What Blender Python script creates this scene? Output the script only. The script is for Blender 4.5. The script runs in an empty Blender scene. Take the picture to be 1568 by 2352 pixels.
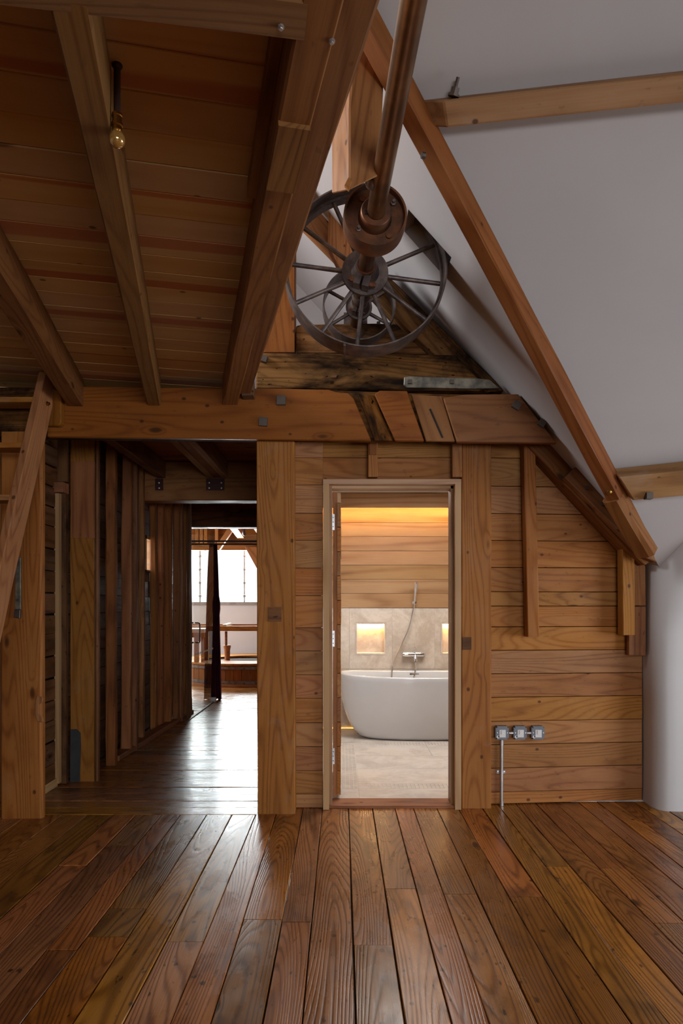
import bpy, bmesh, math, random
from mathutils import Vector, Matrix, noise
random.seed(7)
R = math.radians
SC = bpy.context.scene
COL = SC.collection
F, CX, HY, CZ = 1568.0, 784.0, 1390.0, 1.28     # focal (px), principal x, horizon y, eye height

# ------------------------------------------------------------ camera
cd = bpy.data.cameras.new('camera'); cam = bpy.data.objects.new('camera', cd); COL.objects.link(cam)
cd.sensor_fit = 'HORIZONTAL'; cd.sensor_width = 24.0; cd.lens = 24.0
cd.shift_y = (HY - 1176.0) / 1568.0
cd.clip_start = 0.05
cam.location = (0, 0, CZ); cam.rotation_euler = (R(90), 0, 0)
SC.camera = cam

# ------------------------------------------------------------ view + world + daylight
SC.view_settings.view_transform = 'Standard'; SC.view_settings.look = 'None'
SC.view_settings.gamma = 1.0; SC.view_settings.use_curve_mapping = False
SC.view_settings.exposure = 0.0
SC.cycles.max_bounces = 8; SC.cycles.diffuse_bounces = 5; SC.cycles.glossy_bounces = 4
SC.cycles.sample_clamp_indirect = 4.0
SC.cycles.caustics_reflective = False; SC.cycles.caustics_refractive = False
wd = bpy.data.worlds.new('world'); SC.world = wd; wd.use_nodes = True
bg = wd.node_tree.nodes['Background']; bg.inputs[0].default_value = (0.86, 0.93, 1.0, 1); bg.inputs[1].default_value = 2.2

def area(name, loc, target, sx, sy, power, col=(1, 1, 1), spread=180):
    l = bpy.data.lights.new(name, 'AREA'); l.shape = 'RECTANGLE'; l.size = sx; l.size_y = sy
    l.energy = power; l.color = col; l.spread = R(spread)
    o = bpy.data.objects.new(name, l); COL.objects.link(o); o.location = loc
    o.rotation_euler = (Vector(target) - Vector(loc)).to_track_quat('-Z', 'Y').to_euler()
    return o
area('daylight_right_window', (4.35, 2.2, 1.05), (0, 2.6, 0.7), 1.9, 1.2, 56, (0.90, 0.95, 1.0), 150)
area('daylight_rear_window', (1.4, -3.4, 1.5), (0.0, 4, 0.6), 2.6, 1.3, 64, (0.93, 0.96, 1.0), 120)
area('daylight_attic_window', (-3.2, 3.3, 4.2), (0.6, 4.3, 3.3), 1.3, 1.1, 150, (0.93, 0.96, 1.0))
area('daylight_far_window', (-2.9, 13.45, 1.85), (-1.6, 5, 0.4), 3.4, 1.0, 520, (0.93, 0.96, 1.0))
area('daylight_far_side_window', (-4.8, 11.2, 1.7), (0, 11.2, 1.0), 1.6, 1.4, 150, (0.95, 0.97, 1.0))
area('bathroom_downlight', (0.8, 5.6, 2.36), (0.8, 5.7, 0), 1.2, 0.9, 52, (1.0, 0.95, 0.90))

# ------------------------------------------------------------ helpers
def P(px, py, Y): return Vector(((px - CX) / F * Y, Y, CZ + (HY - py) / F * Y))
def GX(px, Y): return (px - CX) / F * Y
def GZ(py, Y): return CZ + (HY - py) / F * Y
WM = {}
def frame(origin, ex, up):
    ex = Vector(ex).normalized(); up = Vector(up)
    ez = (up - ex * up.dot(ex))
    if ez.length < 1e-5: ez = Vector((0, 1, 0)) - ex * ex.y
    ez.normalize(); ey = ez.cross(ex)
    m = Matrix((ex, ey, ez)).transposed().to_4x4(); m.translation = Vector(origin)
    return m
def tag(o, label=None, cat=None, group=None, kind=None):
    if label: o['label'] = label
    if cat: o['category'] = cat
    if group: o['group'] = group
    if kind: o['kind'] = kind
    return o
def place(o, M, parent=None):
    COL.objects.link(o); WM[o] = M.copy()
    if parent is not None:
        o.parent = parent; o.matrix_basis = WM[parent].inverted() @ M
    else: o.matrix_basis = M
    return o
def thing(name, loc, label, cat, group=None):
    o = bpy.data.objects.new(name, None); o.empty_display_size = 0.1
    place(o, Matrix.Translation(Vector(loc))); return tag(o, label, cat, group)
def struct(name, loc=(0, 0, 0)):
    o = bpy.data.objects.new(name, None); place(o, Matrix.Translation(Vector(loc))); return tag(o, kind='structure')
def mesh_obj(name, bm, mat, parent=None, M=None, smooth=False, local=False):
    """bm in world coordinates unless local; M = object matrix"""
    if M is None:
        c = Vector((0, 0, 0))
        for v in bm.verts: c += v.co
        c /= max(1, len(bm.verts)); M = Matrix.Translation(c)
    if not local: bmesh.ops.transform(bm, matrix=M.inverted(), verts=bm.verts)
    bmesh.ops.recalc_face_normals(bm, faces=bm.faces)
    me = bpy.data.meshes.new(name); bm.to_mesh(me); bm.free()
    if smooth:
        for p in me.polygons: p.use_smooth = True
        if smooth != 'all':
            me.set_sharp_from_angle(angle=R(35))
    if mat: me.materials.append(mat)
    o = bpy.data.objects.new(name, me)
    return place(o, M, parent)

def timber(name, p0, p1, w, h, mat, parent=None, up=(0, 0, 1), ch=0.004, jit=0.0015, seg=0.3, twist=0.0):
    """squared timber from p0 to p1: w across, h along up; chamfered, slightly uneven"""
    p0 = Vector(p0); p1 = Vector(p1); L = (p1 - p0).length
    M = frame((p0 + p1) / 2, p1 - p0, up)
    n = max(1, int(L / seg)); bm = bmesh.new(); rings = []
    s = random.random() * 100
    a, b = w / 2, h / 2; c = min(ch, a * .6, b * .6)
    prof = [(-a + c, -b), (a - c, -b), (a, -b + c), (a, b - c), (a - c, b), (-a + c, b), (-a, b - c), (-a, -b + c)]
    for i in range(n + 1):
        x = -L / 2 + L * i / n; r = []
        for k, (y, z) in enumerate(prof):
            j = noise.noise_vector(Vector((x * 2.5 + s, (k // 2) * 7.3, s))) * jit * 1.6
            r.append(bm.verts.new((x, y + j.y, z + j.z)))
        rings.append(r)
    for i in range(n):
        for k in range(8):
            bm.faces.new((rings[i][k], rings[i][(k + 1) % 8], rings[i + 1][(k + 1) % 8], rings[i + 1][k]))
    bm.faces.new(rings[0]); bm.faces.new(rings[-1][::-1])
    return mesh_obj(name, bm, mat, parent, M, local=True)

def add_box(bm, x0, x1, y0, y1, z0, z1):
    v = [bm.verts.new((x, y, z)) for x in (x0, x1) for y in (y0, y1) for z in (z0, z1)]
    for f in ((0, 1, 3, 2), (4, 6, 7, 5), (0, 4, 5, 1), (2, 3, 7, 6), (0, 2, 6, 4), (1, 5, 7, 3)):
        bm.faces.new([v[i] for i in f])
def bev(bm, off, seg=1):
    es = [e for e in bm.edges if len(e.link_faces) == 2 and e.calc_face_angle(0) > 0.5]
    if off > 0: bmesh.ops.bevel(bm, geom=es, offset=off, segments=seg, affect='EDGES', profile=0.6)
def box(name, x0, x1, y0, y1, z0, z1, mat, parent=None, ch=0.003, ax=(1, 0, 0), up=(0, 0, 1), seg=1):
    bm = bmesh.new(); add_box(bm, min(x0, x1), max(x0, x1), min(y0, y1), max(y0, y1), min(z0, z1), max(z0, z1)); bev(bm, ch, seg)
    return mesh_obj(name, bm, mat, parent, frame(((x0 + x1) / 2, (y0 + y1) / 2, (z0 + z1) / 2), ax, up))
def prism(name, pts, y0, y1, mat, parent=None, ch=0.003, ax=(1, 0, 0), up=(0, 0, 1), skew=None):
    """polygon pts (X, Z) extruded y0..y1; skew(x) adds to Y"""
    bm = bmesh.new(); sk = skew or (lambda x: 0.0)
    a = [bm.verts.new((x, y0 + sk(x), z)) for x, z in pts]; b = [bm.verts.new((x, y1 + sk(x), z)) for x, z in pts]
    n = len(pts); bm.faces.new(a); bm.faces.new(b[::-1])
    for i in range(n): bm.faces.new((a[i], b[i], b[(i + 1) % n], a[(i + 1) % n]))
    bmesh.ops.recalc_face_normals(bm, faces=bm.faces)
    bev(bm, ch)
    cx = sum(p[0] for p in pts) / n; cz = sum(p[1] for p in pts) / n
    return mesh_obj(name, bm, mat, parent, frame((cx, (y0 + y1) / 2 + sk(cx), cz), ax, up))
def pprism(name, pix, y0, y1, mat, parent=None, **k):
    """prism whose front outline is measured on the plane Y = y0"""
    return prism(name, [(GX(a, y0), GZ(b, y0)) for a, b in pix], y0, y1, mat, parent, **k)
def hexa(name, c8, mat, parent=None, ax=(1, 0, 0), up=(0, 0, 1), ch=0.004):
    """8 corners: four of one end in order, four of the other"""
    bm = bmesh.new(); v = [bm.verts.new(c) for c in c8]
    bm.faces.new(v[:4]); bm.faces.new(v[4:][::-1])
    for i in range(4): bm.faces.new((v[i], v[(i + 1) % 4], v[4 + (i + 1) % 4], v[4 + i]))
    bmesh.ops.recalc_face_normals(bm, faces=bm.faces); bev(bm, ch)
    c = sum((Vector(p) for p in c8), Vector()) / 8
    return mesh_obj(name, bm, mat, parent, frame(c, ax, up))
def add_lathe(bm, prof, origin, axis, n=32, closed=False, caps=True):
    M = frame(origin, axis, (0, 0, 1) if abs(Vector(axis).normalized().z) < .9 else (0, 1, 0))
    rings = []
    for x, r in prof:
        rings.append([bm.verts.new(M @ Vector((x, r * math.cos(2 * math.pi * k / n), r * math.sin(2 * math.pi * k / n)))) for k in range(n)])
    m = len(prof)
    for i in range(m if closed else m - 1):
        A, B = rings[i], rings[(i + 1) % m]
        for k in range(n): bm.faces.new((A[k], A[(k + 1) % n], B[(k + 1) % n], B[k]))
    if not closed and caps:
        bm.faces.new(rings[0]); bm.faces.new(rings[-1][::-1])
def lathe(name, prof, origin, axis, mat, parent=None, n=32, closed=False):
    bm = bmesh.new(); add_lathe(bm, prof, origin, axis, n, closed)
    return mesh_obj(name, bm, mat, parent, Matrix.Translation(Vector(origin)), smooth=True)
def add_tube(bm, pts, r, n=10):
    pts = [Vector(p) for p in pts]; rings = []; prev = None
    for i, p in enumerate(pts):
        t = (pts[min(i + 1, len(pts) - 1)] - pts[max(i - 1, 0)]).normalized()
        ref = prev if prev is not None else (Vector((0, 0, 1)) if abs(t.z) < .9 else Vector((0, 1, 0)))
        u = (ref - t * ref.dot(t)).normalized(); prev = u; w = t.cross(u)
        rr = r[i] if isinstance(r, (list, tuple)) else r
        rings.append([bm.verts.new(p + (u * math.cos(2 * math.pi * k / n) + w * math.sin(2 * math.pi * k / n)) * rr) for k in range(n)])
    for i in range(len(pts) - 1):
        for k in range(n): bm.faces.new((rings[i][k], rings[i][(k + 1) % n], rings[i + 1][(k + 1) % n], rings[i + 1][k]))
    bm.faces.new(rings[0]); bm.faces.new(rings[-1][::-1])
def tube(name, pts, r, mat, parent=None, n=10):
    bm = bmesh.new(); add_tube(bm, pts, r, n)
    c = sum((Vector(p) for p in pts), Vector()) / len(pts)
    return mesh_obj(name, bm, mat, parent, Matrix.Translation(c), smooth=True)
def smooth_pts(pts, k=6):
    pts = [Vector(p) for p in pts]; out = []
    for i in range(len(pts) - 1):
        a = pts[max(i - 1, 0)]; b = pts[i]; c = pts[i + 1]; d = pts[min(i + 2, len(pts) - 1)]
        for j in range(k):
            t = j / k
            out.append(0.5 * ((2 * b) + (c - a) * t + (2 * a - 5 * b + 4 * c - d) * t * t + (3 * b - a - 3 * c + d) * t ** 3))
    out.append(pts[-1]); return out

# ------------------------------------------------------------ materials
class NB:
    def __init__(s, name):
        s.m = bpy.data.materials.new(name); s.m.use_nodes = True; s.t = s.m.node_tree
        s.b = s.t.nodes['Principled BSDF']
    def n(s, typ, **k):
        x = s.t.nodes.new(typ)
        for a, v in k.items(): setattr(x, a, v)
        return x
    def l(s, a, b): s.t.links.new(a, b)
    def val(s, sock, v):
        if hasattr(v, 'links'): s.l(v, sock)
        else: sock.default_value = v
    def math(s, op, a, b=0.0, c=None, clamp=False):
        x = s.n('ShaderNodeMath', operation=op, use_clamp=clamp); s.val(x.inputs[0], a); s.val(x.inputs[1], b)
        if c is not None: s.val(x.inputs[2], c)
        return x.outputs[0]
    def vmath(s, op, a, b=(0, 0, 0), scale=None):
        x = s.n('ShaderNodeVectorMath', operation=op); s.val(x.inputs[0], a)
        if scale is not None: s.val(x.inputs['Scale'], scale)
        else: s.val(x.inputs[1], b)
        return x.outputs[0]
    def noise(s, vec, scale=1.0, detail=3.0, rough=0.55, dist=0.0):
        x = s.n('ShaderNodeTexNoise'); s.l(vec, x.inputs['Vector']); x.inputs['Scale'].default_value = scale
        x.inputs['Detail'].default_value = detail; x.inputs['Roughness'].default_value = rough; x.inputs['Distortion'].default_value = dist
        return x.outputs['Fac']
    def mapr(s, v, a, b, c=0.0, d=1.0, smooth=True):
        x = s.n('ShaderNodeMapRange'); x.interpolation_type = 'SMOOTHSTEP' if smooth else 'LINEAR'
        s.val(x.inputs['Value'], v); x.inputs['From Min'].default_value = a; x.inputs['From Max'].default_value = b
        s.val(x.inputs['To Min'], c); s.val(x.inputs['To Max'], d); return x.outputs['Result']
    def mix(s, f, a, b, blend='MIX'):
        x = s.n('ShaderNodeMix', data_type='RGBA', blend_type=blend); s.val(x.inputs[0], f)
        for i, v in ((6, a), (7, b)):
            if hasattr(v, 'links'): s.l(v, x.inputs[i])
            else: x.inputs[i].default_value = (*v, 1)
        return x.outputs[2]
    def ramp(s, f, stops):
        x = s.n('ShaderNodeValToRGB'); e = x.color_ramp.elements
        while len(e) < len(stops): e.new(0.5)
        for i, (p, c) in enumerate(stops): e[i].position = p; e[i].color = (*c, 1)
        s.l(f, x.inputs[0]); return x.outputs[0]
    def bump(s, h, strength, dist=0.002):
        x = s.n('ShaderNodeBump'); x.inputs['Strength'].default_value = strength; x.inputs['Distance'].default_value = dist
        s.l(h, x.inputs['Height']); s.l(x.outputs[0], s.b.inputs['Normal'])
def wood(name, dark, mid, light, rough=(0.5, 0.7), ring=1.0, rings=9.0, knot=1.0, stain=0.4, stainc=None, var=0.3, bump=0.35, spec=0.22, fine=1.0, coat=0.0, hue=0.012, pale=0.0, band=None, slo=0.46):
    b = NB(name); tc = b.n('ShaderNodeTexCoord'); oi = b.n('ShaderNodeObjectInfo')
    wn = b.n('ShaderNodeTexWhiteNoise', noise_dimensions='1D'); b.l(oi.outputs['Random'], wn.inputs['W'])
    off = b.vmath('SCALE', wn.outputs['Color'], scale=60.0)
    p = b.vmath('ADD', tc.outputs['Object'], off)
    sep = b.n('ShaderNodeSeparateColor'); b.l(wn.outputs['Color'], sep.inputs[0])
    # knots
    vk = b.n('ShaderNodeTexVoronoi'); vk.feature = 'F1'; vk.inputs['Scale'].default_value = 1.0
    b.l(b.vmath('MULTIPLY', p, (2.2, 5.5, 5.5)), vk.inputs['Vector']); kd = vk.outputs['Distance']
    sc = b.n('ShaderNodeSeparateColor'); b.l(vk.outputs['Color'], sc.inputs[0])
    has = b.mapr(sc.outputs[0], 0.50, 0.52)
    swirl = b.math('MULTIPLY', b.mapr(kd, 0.0, 0.26, 1.0, 0.0), has)
    core = b.math('MULTIPLY', b.mapr(kd, 0.05, 0.125, 1.0, 0.0), has)
    # growth rings
    a = b.noise(b.vmath('MULTIPLY', p, (0.38, 4.2, 4.2)), 1.0, 1.2, 0.4, 0.0)
    rr = b.math('MULTIPLY_ADD', a, rings, b.math('MULTIPLY', swirl, 1.3 * knot))
    sn = b.math('SINE', b.math('MULTIPLY', rr, 6.283))
    sn = b.math('MULTIPLY_ADD', sn, 0.5, 0.5)
    sn = b.math('POWER', sn, 3.0)
    fib = b.noise(b.vmath('MULTIPLY', p, (3.0, 130.0, 130.0)), 1.0, 3.0, 0.6)
    tone = b.noise(b.vmath('MULTIPLY', p, (1.1, 3.5, 3.5)), 1.0, 3.0, 0.6)
    v = b.math('MULTIPLY_ADD', sn, -0.26 * ring, 0.66)
    v = b.math('ADD', v, b.math('MULTIPLY_ADD', fib, 0.34 * fine, -0.17 * fine))
    v = b.math('ADD', v, b.math('MULTIPLY_ADD', tone, 0.7, -0.35))
    col = b.ramp(v, [(0.12, dark), (0.5, mid), (0.86, light)])
    if band:
        bn = b.noise(b.vmath('MULTIPLY', p, (0.14, 6.5, 0.3)), 1.0, 1.0, 0.4)
        col = b.mix(b.math('MULTIPLY', b.mapr(bn, 0.60, 0.625), 0.75), col, band)
    # stains
    if stain > 0:
        d = b.noise(b.vmath('MULTIPLY', p, (2.0, 5.0, 5.0)), 1.0, 5.0, 0.65, 0.4)
        sf = b.math('MULTIPLY', b.mapr(d, slo, slo + 0.26), stain)
        col = b.mix(sf, col, stainc or tuple(c * 0.25 for c in dark))
        spk = b.noise(b.vmath('MULTIPLY', p, (18.0, 45.0, 45.0)), 1.0, 2.0, 0.5)
        col = b.mix(b.math('MULTIPLY', b.mapr(spk, 0.66, 0.74), stain * 1.3, clamp=True), col, tuple(c * 0.2 for c in dark))
    if pale > 0:
        d2 = b.noise(b.vmath('MULTIPLY', p, (3.0, 4.0, 4.0)), 1.3, 4.0, 0.6, 0.6)
        col = b.mix(b.math('MULTIPLY', b.mapr(d2, 0.56, 0.72), pale), col, (0.42, 0.33, 0.27))
    col = b.mix(b.math('MULTIPLY', core, 0.85 * min(1, knot)), col, tuple(c * 0.35 for c in dark))
    if knot > 0.5:                                            # pin knots and old nail holes
        v2 = b.n('ShaderNodeTexVoronoi'); v2.feature = 'F1'; v2.inputs['Scale'].default_value = 1.0
        b.l(b.vmath('MULTIPLY', p, (7.0, 9.5, 9.5)), v2.inputs['Vector'])
        s2 = b.n('ShaderNodeSeparateColor'); b.l(v2.outputs['Color'], s2.inputs[0])
        pin = b.math('MULTIPLY', b.mapr(v2.outputs['Distance'], 0.06, 0.12, 1.0, 0.0), b.mapr(s2.outputs[1], 0.45, 0.50))
        col = b.mix(b.math('MULTIPLY', pin, 0.8), col, tuple(c * 0.3 for c in dark))
    hs = b.n('ShaderNodeHueSaturation'); b.l(col, hs.inputs['Color'])
    b.l(b.math('MULTIPLY_ADD', sep.outputs[0], hue, 0.5 - hue / 2), hs.inputs['Hue'])
    b.l(b.math('MULTIPLY_ADD', sep.outputs[1], var, 1.0 - var / 2), hs.inputs['Value'])
    b.l(b.math('MULTIPLY_ADD', sep.outputs[2], 0.15, 0.92), hs.inputs['Saturation'])
    b.l(hs.outputs[0], b.b.inputs['Base Color'])
    rn = b.noise(b.vmath('MULTIPLY', p, (4.0, 9.0, 9.0)), 1.0, 4.0, 0.6)
    b.l(b.mapr(rn, 0.3, 0.7, rough[0], rough[1]), b.b.inputs['Roughness'])
    b.b.inputs['Specular IOR Level'].default_value = spec
    if coat: b.b.inputs['Coat Weight'].default_value = coat; b.b.inputs['Coat Roughness'].default_value = 0.12
    big = b.noise(b.vmath('MULTIPLY', p, (2.0, 14.0, 14.0)), 1.0, 2.0, 0.5)
    h = b.math('ADD', b.math('MULTIPLY', fib, 0.5), b.math('MULTIPLY_ADD', sn, -0.35, b.math('MULTIPLY', big, 1.0)))
    h = b.math('MULTIPLY_ADD', core, -0.8, h)
    b.bump(h, bump, 0.003)
    return b.m
def plain(name, col, rough=0.5, metal=0.0, spec=0.5, nvar=0.12, nscale=6.0, bumps=0.1, bscale=60.0, emit=None, es=0.0, coat=0.0, col2=None):
    b = NB(name); tc = b.n('ShaderNodeTexCoord'); o = tc.outputs['Object']
    f = b.noise(o, nscale, 4.0, 0.6)
    c2 = col2 or tuple(c * (1 - nvar * 2.5) for c in col)
    b.l(b.mix(b.mapr(f, 0.35, 0.68), c2, col), b.b.inputs['Base Color'])
    b.b.inputs['Roughness'].default_value = rough; b.b.inputs['Metallic'].default_value = metal
    b.b.inputs['Specular IOR Level'].default_value = spec
    if coat: b.b.inputs['Coat Weight'].default_value = coat; b.b.inputs['Coat Roughness'].default_value = 0.05
    if bumps: b.bump(b.noise(o, bscale, 4.0, 0.6), bumps, 0.002)
    if emit: b.b.inputs['Emission Color'].default_value = (*emit, 1); b.b.inputs['Emission Strength'].default_value = es
    return b.m
PINE = wood('pine_boarding', (0.1519, 0.0493, 0.0117), (0.3122, 0.1230, 0.0345), (0.3966, 0.1787, 0.0554), var=0.26, stain=0.2, bump=0.3, rings=26)
BEAM = wood('orange_beam', (0.0911, 0.0255, 0.0049), (0.1943, 0.0651, 0.0139), (0.2550, 0.0967, 0.0237), var=0.16, stain=0.18, rings=18)
POST = wood('old_post_wood', (0.1434, 0.0466, 0.0104), (0.3122, 0.1227, 0.0333), (0.4050, 0.1826, 0.0554), var=0.12, stain=0.18, rings=24, pale=0.10)
DARKW = wood('dark_scorched_timber', (0.0400, 0.0136, 0.0040), (0.1360, 0.0528, 0.0144), (0.2400, 0.1080, 0.0336), var=0.1, stain=1.0, slo=0.38, spec=0.03, rough=(0.8, 0.95), stainc=(0.014, 0.008, 0.006), rings=24, bump=0.6)
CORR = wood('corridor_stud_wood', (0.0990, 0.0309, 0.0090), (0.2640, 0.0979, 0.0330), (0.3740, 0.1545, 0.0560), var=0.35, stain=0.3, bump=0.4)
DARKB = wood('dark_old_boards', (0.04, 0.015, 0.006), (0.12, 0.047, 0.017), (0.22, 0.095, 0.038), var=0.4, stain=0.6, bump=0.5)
JOIST = wood('joist_wood', (0.0783, 0.0248, 0.0050), (0.1723, 0.0670, 0.0158), (0.2245, 0.0968, 0.0259), var=0.12, stain=0.12, rings=20)
CEIL = wood('ceiling_plank_wood', (0.2988, 0.1267, 0.0421), (0.4813, 0.2703, 0.1035), (0.5477, 0.3463, 0.1533), var=0.18, stain=0.0, rings=9.0, ring=0.5, knot=0.9, bump=0.12, hue=0.006, fine=0.4, band=(0.36, 0.10, 0.045))
REDC = wood('red_ceiling_plank', (0.26, 0.075, 0.035), (0.40, 0.15, 0.072), (0.50, 0.23, 0.12), var=0.2, stain=0.0, rings=3, bump=0.12)
FLOOR = wood('varnished_floorboard', (0.0492, 0.0150, 0.0037), (0.2216, 0.0818, 0.0190), (0.4433, 0.1843, 0.0496), rough=(0.24, 0.34), var=0.55, stain=0.55, stainc=(0.014, 0.007, 0.004), rings=38, ring=1.05, bump=0.3, spec=0.38, hue=0.02)
FRAME = wood('door_frame_wood', (0.27, 0.14, 0.065), (0.45, 0.26, 0.135), (0.56, 0.35, 0.195), var=0.1, stain=0.0, knot=0.0, rings=6, bump=0.15)
CEDAR = wood('bathroom_cladding', (0.1360, 0.0572, 0.0226), (0.2856, 0.1515, 0.0683), (0.3808, 0.2289, 0.1129), var=0.28, stain=0.0, rings=6, knot=0.35, bump=0.1, rough=(0.4, 0.55), hue=0.01)
PALEW = wood('pale_new_wood', (0.32, 0.17, 0.075), (0.47, 0.28, 0.135), (0.56, 0.36, 0.19), var=0.1, stain=0.0, knot=0.2, bump=0.15)
PURL = wood('purlin_wood', (0.1360, 0.0553, 0.0187), (0.2975, 0.1403, 0.0536), (0.3910, 0.2125, 0.0978), var=0.15, stain=0.15, pale=0.2, bump=0.5)
SUB = plain('subfloor_dark', (0.012, 0.007, 0.004), 0.8)
GAP = plain('dark_backing', (0.018, 0.010, 0.006), 0.9)
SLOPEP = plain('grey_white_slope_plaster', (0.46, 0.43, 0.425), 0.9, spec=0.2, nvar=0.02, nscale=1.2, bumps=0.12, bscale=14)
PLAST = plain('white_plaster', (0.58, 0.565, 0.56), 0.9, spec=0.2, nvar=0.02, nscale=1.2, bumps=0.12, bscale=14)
RUST = plain('rusty_iron', (0.25, 0.105, 0.05), 0.48, metal=0.75, nvar=0.25, nscale=9, bumps=0.35, bscale=50, col2=(0.10, 0.055, 0.038))
IRON = plain('dark_iron', (0.21, 0.165, 0.145), 0.45, metal=0.7, nvar=0.25, nscale=14, bumps=0.35, bscale=60, col2=(0.10, 0.08, 0.078))
SHAFT = plain('brown_steel_shaft', (0.27, 0.135, 0.06), 0.34, metal=0.85, nvar=0.25, nscale=4, bumps=0.2, bscale=30, col2=(0.14, 0.07, 0.035))
STRAP = plain('galvanised_strap', (0.27, 0.24, 0.18), 0.5, metal=0.5, nscale=12, bumps=0.3, col2=(0.10, 0.09, 0.075))
BOLT = plain('bolt_iron', (0.12, 0.095, 0.08), 0.5, metal=0.7, bumps=0.3)
STEEL = plain('brushed_steel', (0.62, 0.62, 0.63), 0.35, metal=0.9, bumps=0.05)
CHROME = plain('chrome', (0.85, 0.84, 0.84), 0.08, metal=1.0, nvar=0.0, bumps=0)
BRASS = plain('brass', (0.45, 0.27, 0.07), 0.25, metal=1.0, bumps=0.05)
GREY = plain('grey_metalclad', (0.17, 0.18, 0.205), 0.45, metal=0.2, nvar=0.03, bumps=0.05)
WHITEP = plain('white_plastic', (0.72, 0.70, 0.68), 0.4, nvar=0.02, bumps=0)
ENAM = plain('white_bath_enamel', (0.63, 0.63, 0.64), 0.12, nvar=0.01, bumps=0, coat=0.6)
MAROON = plain('maroon_velvet', (0.12, 0.014, 0.034), 0.9, nvar=0.2, bumps=0.2)
REDST = plain('red_steel_plate', (0.075, 0.016, 0.012), 0.5, metal=0.2)
BROWNR = plain('dark_brown_conduit', (0.03, 0.012, 0.008), 0.45)
SOOT = plain('charred_patch', (0.05, 0.048, 0.05), 0.8, bumps=0.6, bscale=25)
STONE = plain('grey_stone', (0.30, 0.28, 0.26), 0.8, bumps=0.4)
GROUT = plain('pale_grout', (0.78, 0.74, 0.68), 0.8, nvar=0.03)
LEDW = plain('warm_led', (1, 0.6, 0.2), 0.5, nvar=0, bumps=0, emit=(1.0, 0.64, 0.22), es=85)
LEDN = plain('niche_led', (1, 0.6, 0.2), 0.5, nvar=0, bumps=0, emit=(1.0, 0.58, 0.20), es=130)
def tile_mat(name, c1, c2, rough):
    b = NB(name); tc = b.n('ShaderNodeTexCoord'); oi = b.n('ShaderNodeObjectInfo')
    wn = b.n('ShaderNodeTexWhiteNoise', noise_dimensions='1D'); b.l(oi.outputs['Random'], wn.inputs['W'])
    p = b.vmath('ADD', tc.outputs['Object'], b.vmath('SCALE', wn.outputs['Color'], scale=30.0))
    f = b.noise(p, 3.0, 8.0, 0.65, 1.2); g = b.noise(p, 22.0, 6.0, 0.7, 0.5)
    col = b.mix(b.mapr(b.math('ADD', b.math('MULTIPLY', f, 0.7), b.math('MULTIPLY', g, 0.3)), 0.38, 0.62), c1, c2)
    b.l(col, b.b.inputs['Base Color']); b.b.inputs['Roughness'].default_value = rough
    return b.m
WTILE = tile_mat('travertine_wall_tile', (0.52, 0.425, 0.34), (0.70, 0.61, 0.52), 0.4)
FTILE = tile_mat('stone_floor_tile', (0.50, 0.44, 0.39), (0.64, 0.58, 0.52), 0.45)
def glass_mat():
    b = NB('clear_glass'); b.b.inputs['Base Color'].default_value = (0.93, 0.97, 0.95, 1); b.b.inputs['Roughness'].default_value = 0.0
    b.b.inputs['Transmission Weight'].default_value = 1.0; b.b.inputs['IOR'].default_value = 1.45
    tr = b.n('ShaderNodeBsdfTransparent'); tr.inputs[0].default_value = (0.94, 0.96, 0.95, 1)
    gl = b.n('ShaderNodeBsdfGlossy'); gl.inputs['Roughness'].default_value = 0.01
    fr = b.n('ShaderNodeFresnel'); fr.inputs[0].default_value = 1.45
    mx = b.n('ShaderNodeMixShader'); ge = b.n('ShaderNodeNewGeometry'); b.l(b.math('MULTIPLY', fr.outputs[0], b.math('SUBTRACT', 1.0, ge.outputs['Backfacing'])), mx.inputs[0]); b.l(tr.outputs[0], mx.inputs[1]); b.l(gl.outputs[0], mx.inputs[2])
    b.l(mx.outputs[0], b.t.nodes['Material Output'].inputs[0]); b.t.nodes.remove(b.b); return b.m
GLASS = glass_mat()
AMBER = plain('amber_bulb_glass', (0.5, 0.27, 0.07), 0.05, nvar=0, bumps=0, coat=1.0, metal=0.6)
ZAX, XAX, YAX = (0, 0, 1), (1, 0, 0), (0, 1, 0)

def sq_bolt(px, py, y0, size, parent, mat=BOLT, rot=0.0, depth=0.022, name='bolt'):
    c = P(px, py, y0); h = size / 2; bm = bmesh.new(); add_box(bm, -h, h, -depth, 0.006, -h, h); bev(bm, 0.0035)
    bmesh.ops.transform(bm, matrix=Matrix.Translation(c) @ Matrix.Rotation(rot, 4, 'Y'), verts=bm.verts)
    return mesh_obj(name, bm, mat, parent, Matrix.Translation(c))

# ============================================================ ROOM SHELL
# slopes: slope one runs down to the right, slope two runs down away from the viewer; they meet along the valley rafter
S1 = lambda x: 3.745 - 1.12 * x
V0 = Vector((1.96, 4.25, 1.55)); V1 = Vector((0.3197, 2.848, 3.387)); HV = V1 - V0
pv = Vector((1, -0.2, 0)); N2 = HV.cross(pv); C2 = N2.dot(V0)
def S2(x, y): return (C2 - N2.x * x - N2.y * y) / N2.z
def slab(name, pts, n, th, mat):
    """polygon slab, thickness th along n (outward)"""
    bm = bmesh.new(); a = [bm.verts.new(p) for p in pts]; b = [bm.verts.new(Vector(p) + Vector(n) * th) for p in pts]
    k = len(pts); bm.faces.new(a); bm.faces.new(b[::-1])
    for i in range(k): bm.faces.new((a[i], b[i], b[(i + 1) % k], a[(i + 1) % k]))
    return tag(mesh_obj(name, bm, mat), kind='structure')
def vt(t): return V0 + HV * t
n1 = Vector((1.12, 0, 1)).normalized(); n2 = N2.normalized()
tt = (V0.z - 5.2) / -HV.z
top = vt((5.2 - V0.z) / HV.z)                                   # where the valley meets the top
low = vt(-0.1)
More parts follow.
